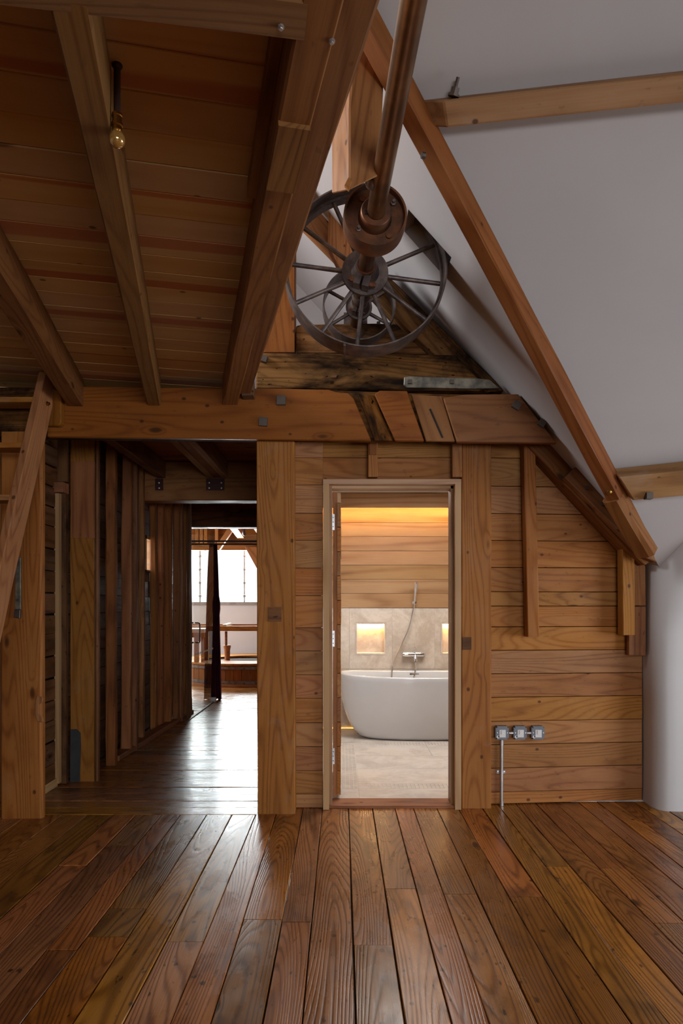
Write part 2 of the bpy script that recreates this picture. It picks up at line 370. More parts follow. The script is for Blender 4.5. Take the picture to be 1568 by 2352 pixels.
HX0, HX1, HY0, HY1 = 0.35, 0.575, 3.575, 3.79                     # slot in the plaster where the big wheel turns
def vx(y): return V0.x + HV.x * (y - V0.y) / HV.y
bm = bmesh.new()
def s1poly(pts):
    a = [bm.verts.new((x, y, S1(x))) for x, y in pts]; b = [bm.verts.new(Vector((x, y, S1(x))) + n1 * 0.08) for x, y in pts]; k = len(pts)
    bm.faces.new(a); bm.faces.new(b[::-1])
    for q in range(k): bm.faces.new((a[q], b[q], b[(q + 1) % k], a[(q + 1) % k]))
s1poly([(vx(HY0), HY0), (top.x, top.y), (top.x, HY0)]); s1poly([(top.x, HY0), (HX0, HY0), (HX0, HY1), (top.x, HY1)])
s1poly([(HX1, HY0), (vx(HY0), HY0), (vx(HY1), HY1), (HX1, HY1)]); s1poly([(top.x, HY1), (vx(HY1), HY1), (low.x, low.y), (low.x, 7.3), (top.x, 7.3)])
def s1quad(pp): bm.faces.new([bm.verts.new(Vector((x, y, S1(x))) + n1 * d) for x, y, d in pp])
for (xa, ya), (xb, yb) in (((HX0, HY0), (HX1, HY0)), ((HX1, HY0), (HX1, HY1)), ((HX1, HY1), (HX0, HY1)), ((HX0, HY1), (HX0, HY0))):
    s1quad([(xa, ya, 0.08), (xb, yb, 0.08), (xb, yb, 0.13), (xa, ya, 0.13)])
s1quad([(HX0, HY0, 0.13), (HX1, HY0, 0.13), (HX1, HY1, 0.13), (HX0, HY1, 0.13)])
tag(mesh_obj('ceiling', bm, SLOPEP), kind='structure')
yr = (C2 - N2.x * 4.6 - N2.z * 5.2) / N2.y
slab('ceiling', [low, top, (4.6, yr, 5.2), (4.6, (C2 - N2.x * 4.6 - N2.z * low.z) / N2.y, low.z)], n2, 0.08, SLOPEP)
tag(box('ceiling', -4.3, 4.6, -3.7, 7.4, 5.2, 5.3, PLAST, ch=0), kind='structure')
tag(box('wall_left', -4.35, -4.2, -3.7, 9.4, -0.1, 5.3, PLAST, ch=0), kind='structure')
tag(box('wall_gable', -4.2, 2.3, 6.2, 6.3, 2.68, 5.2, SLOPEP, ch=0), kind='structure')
# rear wall with a window opening, right wall with a window opening
def holed(name, x0, x1, y0, y1, z0, z1, hx0, hx1, hz0, hz1, axis):
    bm = bmesh.new()
    if axis == 'y':
        add_box(bm, x0, hx0, y0, y1, z0, z1); add_box(bm, hx1, x1, y0, y1, z0, z1)
        add_box(bm, hx0, hx1, y0, y1, z0, hz0); add_box(bm, hx0, hx1, y0, y1, hz1, z1)
    else:
        add_box(bm, x0, x1, y0, hx0, z0, z1); add_box(bm, x0, x1, hx1, y1, z0, z1)
        add_box(bm, x0, x1, hx0, hx1, z0, hz0); add_box(bm, x0, x1, hx0, hx1, hz1, z1)
    return tag(mesh_obj(name, bm, PLAST), kind='structure')
holed('wall_rear', -4.3, 4.6, -3.7, -3.5, -0.1, 5.3, 0.0, 2.8, 1.0, 2.4, 'y')
holed('wall_right', 4.4, 4.6, -3.7, 4.6, -0.1, 5.3, 1.2, 3.2, 0.4, 1.7, 'x')
# plaster wall at the right, rounded corner, leaning forward at the top beyond the corner
bm = bmesh.new()
plan = [(1.975, 4.62), (1.972, 4.42), (1.968, 4.34), (1.975, 4.29), (1.995, 4.255), (2.03, 4.236), (2.08, 4.226), (2.14, 4.222), (2.6, 4.215), (4.5, 4.2)]
zs = [-0.05, 0.4, 0.8, 1.1, 1.35, 1.55, 1.7, 1.85, 2.0]
grid = []
for z in zs:
    row = []
    for x, y in plan:
        lean = max(0, (z - 1.1)) ** 1.6 * 0.42 * min(1, max(0, (x - 1.99) / 0.12))
        row.append(bm.verts.new((x + 0.004 * math.sin(z * 5 + x * 3), y - lean + 0.003 * math.sin(z * 4), z)))
    grid.append(row)
for i in range(len(zs) - 1):
    for j in range(len(plan) - 1): bm.faces.new((grid[i][j], grid[i][j + 1], grid[i + 1][j + 1], grid[i + 1][j]))
o = tag(mesh_obj('wall_right', bm, PLAST, smooth='all'), kind='structure')
tag(box('wall_right', 2.02, 4.6, 4.3, 4.7, -0.1, 2.6, PLAST, ch=0), kind='structure')

# ------------------------------------------------------------ main floor, every board a part
floor = struct('floor')
box('subfloor', -4.3, 4.5, -3.6, 4.6, -0.06, -0.022, SUB, floor, ch=0)
seam = [GX(p, 4.17) for p in (10, 68, 142, 200, 260, 313, 372, 415, 475, 533, 587)] + \
       [GX(p, 4.30) for p in (638, 696, 740, 800, 855, 907, 949, 1003, 1052, 1108, 1149, 1193, 1241, 1289, 1345, 1390, 1432, 1478, 1524)]
while seam[0] > -4.1: seam.insert(0, seam[0] - random.uniform(0.14, 0.17))
while seam[-1] < 4.2: seam.append(seam[-1] + random.uniform(0.13, 0.16))
joints = [(288, 1942), (180, 1988), (152, 2182), (305, 2087), (242, 2152), (429, 2163), (618, 2112), (693, 2118), (915, 2041), (854, 2170), (1056, 2053), (1202, 2059), (1281, 1990), (1402, 1995), (1361, 1857), (1500, 2120)]
jw = []
for a, c in joints:
    Y = F * CZ / (c - HY); jw.append((GX(a, Y), Y))
def fboard(x0, x1, y0, y1, zt, parent, along='y'):
    g = random.uniform(0.0012, 0.0028); dz = random.uniform(-0.0015, 0.0015)
    cx, cy = (x0 + x1) / 2, (y0 + y1) / 2
    if along == 'y':
        return timber('board', (cx, y0 + g, zt - 0.011 + dz), (cx, y1 - g, zt - 0.011 + dz), x1 - x0 - 2 * g, 0.022, FLOOR, parent, ch=0.0022, jit=0.0012, seg=0.35)
    return timber('board', (x0 + g, cy, zt - 0.011 + dz), (x1 - g, cy, zt - 0.011 + dz), y1 - y0 - 2 * g, 0.022, FLOOR, parent, ch=0.0022, jit=0.001, seg=0.35)
for i in range(len(seam) - 1):
    a, c = seam[i], seam[i + 1]; m = (a + c) / 2
    yend = 4.168 if -1.83 < m < -0.52 else (4.45 if m < 1.97 else 4.3)
    cuts = sorted([y for x, y in jw if a <= x < c])
    ys = [-3.45] + cuts + [yend]
    if not cuts: ys = [-3.45, random.uniform(0.2, 1.6), yend]
    for k in range(len(ys) - 1): fboard(a, c, ys[k], ys[k + 1], 0.0, floor)
# corridor floor: boards run across
cfl = struct('floor')
box('subfloor', -2.4, -0.3, 4.17, 9.2, -0.06, -0.022, SUB, cfl, ch=0)
y = 4.17
rows = [4.17, 4.316, 4.46, 4.62, 4.80, 4.955, 5.107, 5.30, 5.50]
while rows[-1] < 9.1: rows.append(rows[-1] + random.uniform(0.155, 0.19))
for k in range(len(rows) - 1): fboard(-2.04 if k < 5 else -2.0, -0.5, rows[k], rows[k + 1], 0.0, cfl, 'x')
ffl = struct('floor')
box('subfloor', -5.2, 1.6, 9.1, 13.4, -0.06, -0.022, SUB, ffl, ch=0)
bm = bmesh.new(); y = rows[-1]
while y < 13.3:
    w = random.uniform(0.16, 0.19); add_box(bm, -5.1, 1.5, y + 0.003, y + w - 0.003, -0.022, random.uniform(-0.001, 0.001)); y += w
bev(bm, 0.003)
tag(mesh_obj('far_boards', bm, FLOOR, ffl), kind='stuff')

# ============================================================ BACK WALL (boarded), door opening
wall = struct('wall_back', (0.8, 4.4, 0))
SKW = lambda x: 0.09 * (x - 0.95)
def zs_of(ys, Y): return [GZ(v, Y) for v in ys]
rs = zs_of([1005, 1051, 1116, 1179, 1241, 1303, 1359, 1392, 1440, 1494, 1548, 1602, 1657, 1711, 1765, 1820], 4.37) + [0.004]
for k in range(len(rs) - 1):
    z1, z0 = rs[k] - 0.0018, rs[k + 1] + 0.0018
    xr = lambda z: min(1.966, 1.945 - (z - 1.55) / 1.12 if z > 1.55 else 1.966)
    pr = 0.006 * random.random() - (0.006 if k == 6 else 0)
    pts = [(0.72, z0), (xr(z0), z0)] + ([(1.966, 1.55)] if z1 > 1.55 > z0 else []) + [(xr(z1), z1), (0.72, z1)]
    prism('board', pts, 4.37 + pr, 4.40 + pr, PINE, wall, ch=0.002, skew=SKW)
ls = zs_of([1005, 1051, 1114, 1179, 1241, 1305, 1368, 1442, 1495, 1550, 1604, 1660, 1715, 1770, 1824], 4.30) + [0.004]
for k in range(len(ls) - 1):
    pr = random.uniform(-0.003, 0.004)
    box('board', -0.36, -0.118, 4.30 + pr, 4.33 + pr, ls[k + 1] + 0.0018, ls[k] - 0.0018, PINE, wall, ch=0.002)
for k, (a, c) in enumerate(((1005, 1051), (1051, 1114))):
    box('board', -0.118, 0.77, 4.345, 4.375, GZ(c, 4.34) + 0.0018 if c < 1100 else 2.05, GZ(a, 4.34) - 0.0018, PINE, wall, ch=0.002)
bm = bmesh.new(); add_box(bm, -0.5, -0.13, 4.335, 4.42, 0, 2.6); add_box(bm, 0.76, 1.99, 4.52, 4.56, 0, 2.62); add_box(bm, -0.13, 0.76, 4.38, 4.43, 2.075, 2.6)
mesh_obj('backing', bm, GAP, wall)

# door frame (trim) with jambs, head, lining, threshold
fr = struct('trim_1', (0.3, 4.3, 0))
box('jamb', -0.115, -0.078, 4.272, 4.46, 0.0, 2.045, FRAME, fr, ax=ZAX, up=YAX)
box('jamb', 0.711, 0.749, 4.272, 4.46, 0.0, 2.045, FRAME, fr, ax=ZAX, up=YAX)
box('head', -0.115, 0.749, 4.268, 4.46, 2.038, 2.068, FRAME, fr)
box('stop', -0.078, -0.060, 4.32, 4.44, 0.0, 2.038, CEDAR, fr, ax=ZAX, up=YAX)
box('stop', 0.694, 0.711, 4.34, 4.44, 0.0, 2.038, CEDAR, fr, ax=ZAX, up=YAX)
box('stop', -0.078, 0.711, 4.34, 4.44, 2.022, 2.038, FRAME, fr)
box('threshold', -0.10, 0.735, 4.30, 4.47, 0.0, 0.016, CORR, fr)

# open door leaf, seen along its edge
door = struct('door_1', (-0.03, 4.47, 0))
box('stile', -0.056, -0.028, 4.462, 5.22, 0.028, 2.018, CORR, door, ax=ZAX, up=YAX)
zb = 0.04; k = 0
while zb < 2.0:
    h = min(0.159, 2.016 - zb)
    pr = random.uniform(-0.002, 0.002); e = 4.458 + random.uniform(-0.003, 0.003)
    box('board', -0.0275, -0.0045 + pr, e, 5.22, zb + 0.0022, zb + h - 0.0022, PALEW if k == 12 else PINE, door, ch=0.004, ax=YAX)
    zb += h; k += 1
for py in (1199, 1467, 1737):
    z = GZ(py, 4.45)
    hg = box('hinge', -0.066, -0.045, 4.4515, 4.4575, z - 0.052, z + 0.052, STEEL, door, ch=0.001)
    bm = bmesh.new()
    for dz in (-0.03, 0.0, 0.03): add_lathe(bm, [(0, 0.0035), (0.002, 0.0035)], (-0.054, 4.4515, z + dz), (0, -1, 0), 8)
    mesh_obj('screw', bm, BOLT, hg)

# ============================================================ BATHROOM
YW = 7.08
bath = struct('wall_bathroom', (0.8, YW, 0))
bm = bmesh.new()
add_box(bm, -0.46, 2.2, YW + 0.2, YW + 0.28, -0.05, 2.6); mesh_obj('backing', bm, GAP, bath)
# grout bed with two niche holes
NX = [(GX(820, YW), GX(883, YW)), (GX(1016, YW), GX(1016, YW) + 0.285)]; NZ0, NZ1 = GZ(1500, YW), GZ(1434, YW)
XE = [-0.40, 0.0813, 0.5238, 0.966, 1.41, 1.85, 2.12]; ZT = GZ(1396, YW)
def rect_hole(bm, x0, x1, z0, z1, y0, y1, h):
    if h is None: add_box(bm, x0, x1, y0, y1, z0, z1); return
    a, c, d, e = h
    add_box(bm, x0, a, y0, y1, z0, z1); add_box(bm, c, x1, y0, y1, z0, z1)
    add_box(bm, a, c, y0, y1, z0, d); add_box(bm, a, c, y0, y1, e, z1)
bm = bmesh.new()
for i in range(len(XE) - 1):
    h = None
    for nx in NX:
        if XE[i] < nx[0] < XE[i + 1]: h = (nx[0] - 0.001, nx[1] + 0.001, NZ0 - 0.001, NZ1 + 0.001)
    rect_hole(bm, XE[i], XE[i + 1], 0, ZT, YW + 0.006, YW + 0.2, h)
mesh_obj('grout', bm, GROUT, bath)
for i in range(len(XE) - 1):
    h = None
    for nx in NX:
        if XE[i] < nx[0] < XE[i + 1]: h = (nx[0] - 0.02, nx[1] + 0.02, NZ0 - 0.02, NZ1 + 0.02)
    for (z0, z1, hh) in ((0.0, 0.62, None), (0.62, ZT, h)):
        bm = bmesh.new(); rect_hole(bm, XE[i] + 0.0015, XE[i + 1] - 0.0015, z0 + 0.0015, z1 - 0.0015, YW, YW + 0.012, hh)
        mesh_obj('tile', bm, WTILE, bath)
for nx in NX:
    bm = bmesh.new(); t = 0.012; q = 0.006
    add_box(bm, nx[0] - 0.018, nx[0] - 0.003, YW - 0.002, YW + 0.01, NZ0 - 0.018, NZ1 + 0.018); add_box(bm, nx[1] + 0.003, nx[1] + 0.018, YW - 0.002, YW + 0.01, NZ0 - 0.018, NZ1 + 0.018)
    add_box(bm, nx[0], nx[1], YW - 0.002, YW + 0.01, NZ0 - 0.018, NZ0 - 0.003); add_box(bm, nx[0], nx[1], YW - 0.002, YW + 0.01, NZ1 + 0.003, NZ1 + 0.018)
    add_box(bm, nx[0] - 0.001, nx[1] + 0.001, YW + 0.10, YW + 0.11, NZ0 - 0.001, NZ1 + 0.001)
    add_box(bm, nx[0] - 0.001, nx[0] + 0.001, YW + 0.01, YW + 0.10, NZ0, NZ1); add_box(bm, nx[1] - 0.001, nx[1] + 0.001, YW + 0.01, YW + 0.10, NZ0, NZ1)
    nn = mesh_obj('niche', bm, WTILE, bath)
    box('led_strip', nx[0] + 0.003, nx[1] - 0.003, YW + 0.075, YW + 0.095, NZ1 - 0.005, NZ1 - 0.001, LEDN, nn, ch=0)
cl = [ZT] + [GZ(v, YW) for v in (1363, 1331, 1298, 1266, 1233, 1201, 1166, 1130)] + [2.5]
for k in range(len(cl) - 1):
    box('plank', -0.44, 2.15, YW - 0.012 + random.uniform(0, .003), YW + 0.19, cl[k] + 0.0015, cl[k + 1] - 0.0015, CEDAR, bath, ch=0.002)
bz = GZ(1166, 6.90)
for a, c in ((bz, GZ(1134, 6.90)), (GZ(1134, 6.90), GZ(1134, 6.90) + 0.13)):
    box('bulkhead_plank', -0.44, 2.15, 6.90, 6.918, a + 0.001, c - 0.0015, CEDAR, bath, ch=0.002)
box('led_strip', -0.4, 2.1, 6.925, 6.937, bz + 0.02, bz + 0.035, LEDW, bath, ch=0)
box('floor_led_strip', -0.40, 0.35, YW - 0.012, YW - 0.004, 0.002, 0.010, plain('dim_led', (1, .6, .2), emit=(1.0, 0.45, 0.08), es=3, bumps=0), bath, ch=0)
tag(box('wall_bathroom', -0.50, -0.44, 4.43, 7.3, 0.0, 2.6, PLAST, ch=0), kind='structure')
tag(box('wall_bathroom', 2.15, 2.2, 4.5, 7.3, 0.0, 2.6, PLAST, ch=0), kind='structure')
tag(box('ceiling', -0.5, 2.2, 4.5, 7.3, 2.42, 2.47, PLAST, ch=0), kind='structure')
bf = struct('floor', (0.8, 5.7, 0))
box('grout', -0.44, 2.15, 4.46, YW + 0.02, -0.04, 0.0015, GROUT, bf, ch=0)
bands = [(4.47, 4.754, 't'), (4.754, 4.868, 'm'), (4.868, 5.32, 't'), (5.32, 5.77, 't'), (5.77, 6.225, 't'), (6.225, 6.34, 'm'), (6.34, 6.68, 't'), (6.68, YW, 't')]
mos = bmesh.new(); g = 0.0022
for bi, (a, c, kd) in enumerate(bands):
    if kd == 't':
        xs = [0.118, 0.77, 1.42, 2.15] if bi in (4, 6) else [0.118, 1.05 + 0.1 * (bi % 3), 2.15]
        if bi in (0, 6, 7): xs = [-0.44] + xs
        for i in range(len(xs) - 1): box('tile', xs[i] + g / 2, xs[i + 1] - g / 2, a + g / 2, c - g / 2, 0.0, 0.005, FTILE, bf, ch=0.0006)
        if bi not in (0, 6, 7): box('tile', -0.44, -0.002, a + g / 2, c - g / 2, 0.0, 0.005, FTILE, bf, ch=0.0006)
    else:
        n = 5
        x = 0.118
        while x < 2.14:
            add_box(mos, x + g / 2, x + 0.0285 - g / 2, a + g / 2, (a + c) / 2 - g / 2, 0, 0.005); add_box(mos, x + g / 2, x + 0.0285 - g / 2, (a + c) / 2 + g / 2, c - g / 2, 0, 0.005); x += 0.0285
yy = 4.757
while yy < 6.33:
    for i in range(4): add_box(mos, i * 0.029 + 0.001 + g / 2, i * 0.029 + 0.029 - g / 2, yy + g / 2, yy + 0.0285 - g / 2, 0, 0.005)
    yy += 0.0285
tag(mesh_obj('mosaic', mos, FTILE, bf), kind='stuff')

# bath tub
tx, ty = 0.84, 6.655
def tub_ring(bm, a, bb, z, n=72, e=2.5, dz=0.0):
    r = []
    for k in range(n):
        t = 2 * math.pi * k / n; c, s = math.cos(t), math.sin(t)
        x = a * abs(c) ** (2 / e) * (1 if c >= 0 else -1); y = bb * abs(s) ** (2 / e) * (1 if s >= 0 else -1)
        r.append(bm.verts.new((tx + x, ty + y, z + dz * (abs(x) / a) ** 3)))
    return r
tub = thing('bathtub', (tx, ty, 0.005), 'white oval freestanding bathtub on the pale tiled floor of the lit bathroom', 'bathtub')
bm = bmesh.new()
prof = [(0.55, 0.19, 0.007), (0.60, 0.225, 0.007), (0.64, 0.245, 0.013), (0.685, 0.265, 0.035), (0.725, 0.285, 0.085), (0.775, 0.31, 0.165), (0.812, 0.33, 0.26), (0.838, 0.345, 0.36), (0.855, 0.358, 0.47), (0.865, 0.366, 0.56),
        (0.868, 0.368, 0.595), (0.865, 0.366, 0.606), (0.857, 0.359, 0.610), (0.846, 0.349, 0.608), (0.840, 0.343, 0.598), (0.82, 0.325, 0.5), (0.78, 0.30, 0.35), (0.70, 0.25, 0.2), (0.58, 0.19, 0.13), (0.3, 0.1, 0.12)]
rg = [tub_ring(bm, a, c, z, dz=0.022 if z > 0.3 else 0.0) for a, c, z in prof]
for i in range(len(rg) - 1):
    for k in range(72): bm.faces.new((rg[i][k], rg[i][(k + 1) % 72], rg[i + 1][(k + 1) % 72], rg[i + 1][k]))
bm.faces.new(rg[0]); bm.faces.new(rg[-1])
mesh_obj('shell', bm, ENAM, tub, smooth='all')
tube('overflow_lever', [P(941, 1548, 6.93), P(952, 1548, 6.93), P(962, 1548, 6.92)], [0.010, 0.005, 0.004], BOLT, tub)
# wall mounted mixer tap
tp = thing('bath_mixer_tap', P(948, 1503, YW), 'chrome wall-mounted bath mixer tap above the bathtub rim', 'tap')
zc = GZ(1503, YW - 0.06)
for px in (930, 969):
    lathe('escutcheon', [(0, 0.036), (0.008, 0.036), (0.016, 0.03), (0.03, 0.018), (0.05, 0.018)], (GX(px, YW), YW, zc), (0, -1, 0), CHROME, tp)
lathe('body', [(0, 0.012), (0.004, 0.024), (0.03, 0.027), (0.19, 0.027), (0.216, 0.024), (0.22, 0.012)], (GX(924, YW - .06), YW - 0.055, zc), (1, 0, 0), CHROME, tp)
lathe('handle', [(0, 0.018), (0.02, 0.020), (0.04, 0.014), (0.07, 0.012), (0.075, 0.006)], (GX(951, YW - .06), YW - 0.06, zc + 0.01), (0, -0.3, 1), CHROME, tp)
lathe('spout', [(0, 0.017), (0.03, 0.019), (0.07, 0.017), (0.085, 0.012)], (GX(953, YW - .06), YW - 0.06, zc), (0, -0.55, -1), CHROME, tp)
sh = thing('shower_handset', P(951, 1385, YW - 0.05), 'slim chrome hand shower standing in a wall holder above the bathtub', 'shower')
hy = YW - 0.07
lathe('holder', [(0, 0.020), (0.01, 0.020), (0.015, 0.012), (0.08, 0.012)], (GX(951, YW), YW, GZ(1384, YW)), (0, -1, 0), CHROME, sh)
lathe('handset', [(0, 0.009), (0.13, 0.012), (0.15, 0.017), (0.228, 0.020), (0.232, 0.017)], P(951, 1388, hy), P(956, 1334, hy - 0.06) - P(951, 1388, hy), CHROME, sh)
tube('hose', smooth_pts([P(951, 1388, hy), P(947, 1410, hy), P(937, 1446, hy), P(921, 1482, hy), P(907, 1512, hy), P(901, 1535, hy - 0.02), P(899, 1560, hy - 0.1), P(899, 1580, hy - 0.15)]), 0.0075, CHROME, sh)
tube('filler_hose', smooth_pts([P(954, 1521, YW - 0.1), P(954, 1535, YW - 0.1), P(951, 1552, YW - 0.13), P(948, 1570, YW - 0.16)]), 0.008, CHROME, sh)

# ============================================================ POSTS AND STUDS ON THE BACK WALL
def tstud(name, x0, x1, y0, y1, z0, z1, mat, label, cat='post', group=None, lean=0.0, ch=0.005, jit=0.002):
    o = thing(name, ((x0 + x1) / 2, (y0 + y1) / 2, z0), label, cat, group)
    timber('shaft', ((x0 + x1) / 2 - lean / 2, (y0 + y1) / 2, z1), ((x0 + x1) / 2 + lean / 2, (y0 + y1) / 2, z0), x1 - x0, y1 - y0, mat, o, up=YAX, ch=ch, jit=jit)
    return o
lp = tstud('timber_post', GX(590, 4.18), GX(676, 4.18), 4.18, 4.295, 0, 2.32, POST, 'broad knotty timber post between the corridor and the bathroom door', lean=0.008)
sq = P(631, 1411, 4.18); box('patch', sq.x - 0.041, sq.x + 0.041, 4.173, 4.182, sq.z - 0.045, sq.z + 0.045, DARKB, lp, ch=0.001)
tag([c for c in lp.children if c.name.startswith('patch')][0], 'small dark square wooden patch let into the post')
rp = tstud('timber_post', GX(1060, 4.295), GX(1128, 4.295), 4.295, 4.35, 0, 2.32, POST, 'plain timber post on the right of the bathroom door frame')
nt = P(1072, 1478, 4.29)
box('notch', nt.x - 0.028, nt.x + 0.028, 4.289, 4.298, nt.z - 0.04, nt.z + 0.04, DARKB, rp, ch=0.001)
a_ = thing('wall_stud', P(1215, 1462, 4.33), 'long thin stud hanging from the tie beam right of the door, stopping at mid wall', 'stud')
timber('shaft', P(1211, 1010, 4.33), P(1221, 1462, 4.33), 0.072, 0.085, PINE, a_, up=YAX)
b_ = thing('wall_stud', P(1435, 1458, 4.36), 'short thick stud below the sloping rafter near the right plaster wall', 'stud')
timber('shaft', P(1436, 1215, 4.37), P(1438, 1458, 4.37), 0.078, 0.085, PINE, b_, up=YAX)
c_ = thing('wall_board', P(1462, 1505, 4.40), 'vertical board in two lengths at the right end of the boarded wall', 'board')
pprism('upper_board', [(1446, 1262), (1482, 1300), (1483, 1391), (1448, 1391)], 4.385, 4.42, PINE, c_, ax=ZAX, up=YAX)
pprism('lower_board', [(1443, 1393), (1483, 1393), (1483, 1506), (1444, 1505)], 4.38, 4.42, CORR, c_, ax=ZAX, up=YAX)
for px, lab in ((856, 'short stub of timber between the tie beam and the middle of the door head'), (1048, 'short stub of timber above the right corner of the door frame')):
    s_ = thing('stub_post', P(px, 1097, 4.29), lab, 'stud')
    timber('shaft', P(px, 1000, 4.30), P(px, 1097, 4.30), 0.060, 0.05, PINE, s_, up=YAX)
    if px < 900: timber('notch_cheek', P(px, 1000, 4.275), P(px, 1045, 4.275), 0.045, 0.02, CORR, s_, up=YAX)

# left big post with strap
bp = thing('timber_post', (GX(48, 4.09), 4.15, 0), 'massive worn timber post at the left edge beside the corridor, with an iron strap', 'post')
timber('shaft', (GX(48, 4.09), 4.118, 2.32), (GX(48, 4.09), 4.118, 0), GX(96, 4.09) - GX(0, 4.09), 0.055, POST, bp, up=YAX, ch=0.012, jit=0.003)
st = pprism('iron_strap', [(35, 1281), (47, 1280), (47, 1400), (34, 1400)], 4.078, 4.092, STRAP, bp, ch=0.002)
sq_bolt(41, 1293, 4.078, 0.012, st, depth=0.004); sq_bolt(41, 1378, 4.078, 0.012, st, depth=0.004)
pprism('strap_foot', [(33, 1400), (46, 1400), (45, 1421), (31, 1418)], 4.070, 4.092, BOLT, bp, ch=0.003)
gb = pprism('gouge', [(84, 1598), (99, 1602), (98, 1612), (90, 1618), (90, 1640), (99, 1650), (99, 1660), (86, 1658), (78, 1640), (80, 1612)], 4.083, 4.092, CORR, bp, ch=0.004, ax=ZAX, up=YAX)

# ============================================================ TIE BEAM AND TIMBERS ABOVE
tb = thing('tie_beam', P(700, 1005, 4.2), 'long orange tie beam crossing above the door and corridor, patched at its right end', 'beam')
YF = 4.10
pprism('core', [(-160, 888), (585, 893), (770, 896), (935, 903), (1185, 909), (1268, 1014), (600, 1008), (-160, 1001)], 4.125, 4.21, DARKW, tb, ch=0.006)
pprism('face_board', [(108, 886), (585, 892), (755, 895), (770, 900), (800, 903), (812, 915), (852, 1012), (590, 1009), (108, 1003)], YF, 4.135, BEAM, tb, ch=0.004)
pprism('face_board', [(860, 905), (872, 897), (935, 898), (945, 930), (974, 1013), (908, 1012)], YF, 4.135, BEAM, tb, ch=0.004)
pprism('face_board', [(1018, 914), (1070, 906), (1190, 905), (1279, 1018), (1050, 1015)], YF - 0.006, 4.135, BEAM, tb, ch=0.004)
pprism('face_board', [(944, 906), (1014, 910), (1045, 1014), (978, 1013)], YF + 0.012, 4.135, BEAM, tb, ch=0.003, ax=(0.35, 0, -1))
pprism('face_board', [(822, 905), (856, 907), (902, 1012), (860, 1012)], YF + 0.016, 4.135, DARKW, tb, ch=0.003, ax=(0.4, 0, -1))
pprism('crack', [(985, 940), (989, 938), (1018, 1005), (1014, 1006)], YF + 0.0095, 4.12, GAP, tb, ch=0)
for px, py, s, rt in ((646, 921, 0.054, 0), (605, 970, 0.050, 0.06), (1185, 932, 0.046, 0.55), (1243, 973, 0.040, 0.6)): sq_bolt(px, py, YF - (0.006 if px > 1000 else 0), s, tb, rot=rt)

db = thing('dark_cross_beam', P(870, 890, 4.25), 'dark scorched cross beam lying on top of the tie beam under the wheel', 'beam')
pprism('body', [(587, 814), (600, 810), (900, 812), (1046, 815), (1090, 860), (1118, 890), (1100, 897), (588, 893)], 4.19, 4.42, DARKW, db, ch=0.008)
sq_bolt(607, 827, 4.19, 0.038, db, rot=0.3, depth=0.035)
pprism('mortise', [(756, 861), (774, 861), (772, 867), (759, 867)], 4.186, 4.20, RUST, db, ch=0)
isx = thing('iron_tie_strap', P(1040, 880, 4.17), 'pale grey iron strap bolted along the dark cross beam towards the roof slope', 'strap')
pprism('plate', [(928, 866), (940, 864), (1098, 869), (1125, 872), (1148, 892), (1090, 893), (935, 890), (927, 884)], 4.175, 4.192, STRAP, isx, ch=0.003)
sq_bolt(941, 878, 4.175, 0.024, isx, depth=0.018); sq_bolt(1037, 878, 4.175, 0.024, isx, depth=0.018)
bb_ = thing('bearing_beam', P(850, 800, 4.5), 'cracked blackened beam carrying the shaft bearing behind the small wheel', 'beam')
pprism('body', [(679, 748), (690, 745), (860, 742), (1020, 748), (1080, 812), (680, 812)], 4.33, 4.6, DARKW, bb_, ch=0.008)
up_ = thing('upright_timber', P(640, 815, 4.35), 'orange upright timber behind the mezzanine edge beam, left of the wheel', 'post')
timber('shaft', P(643, 818, 4.38), P(643, 380, 4.38), GX(677, 4.38) - GX(606, 4.38), 0.14, BEAM, up_, up=YAX)
gr_ = thing('sloping_timber', P(1020, 790, 4.3), 'dark sloping rafter under the roof slope behind the wheel, right of the shaft', 'rafter')
pprism('body', [(862, 612), (905, 646), (1030, 768), (1158, 897), (1118, 900), (1050, 862), (940, 760), (845, 655)], 4.24, 4.40, DARKW, gr_, ch=0.006, ax=(1, 0, -1))
g2 = thing('diagonal_brace', P(760, 560, 4.5), 'pale diagonal brace seen through the spokes left of the hub', 'brace')
pprism('body', [(700, 440), (722, 452), (800, 600), (792, 615), (690, 512)], 4.56, 4.66, PINE, g2, ax=(1, 0, -1.4))
g3 = thing('crooked_prop', P(785, 560, 4.45), 'short crooked prop seen between the upper spokes of the wheel', 'brace')
pprism('body', [(755, 478), (775, 462), (812, 480), (822, 630), (800, 640), (772, 600), (752, 560)], 4.44, 4.54, POST, g3, ax=ZAX, up=YAX)
# principal rafter along the boarded wall
pr_ = thing('wall_rafter', P(1350, 1160, 4.28), 'lower sloping rafter running down the boarded wall to the right plaster wall', 'rafter')
pprism('body', [(1200, 1012), (1268, 1014), (1310, 1066), (1500, 1284), (1482, 1298), (1440, 1262)], 4.27, 4.42, BEAM, pr_, ch=0.005, ax=(1, 0, -1))
pprism('cheek', [(1297, 1096), (1322, 1072), (1345, 1090), (1430, 1180), (1500, 1268), (1507, 1291), (1480, 1280)], 4.20, 4.275, BEAM, pr_, ch=0.005, ax=(1, 0, -1))
for px, py in ((1347, 1120), (1383, 1157)): sq_bolt(px, py, 4.20, 0.020, pr_, depth=0.008)

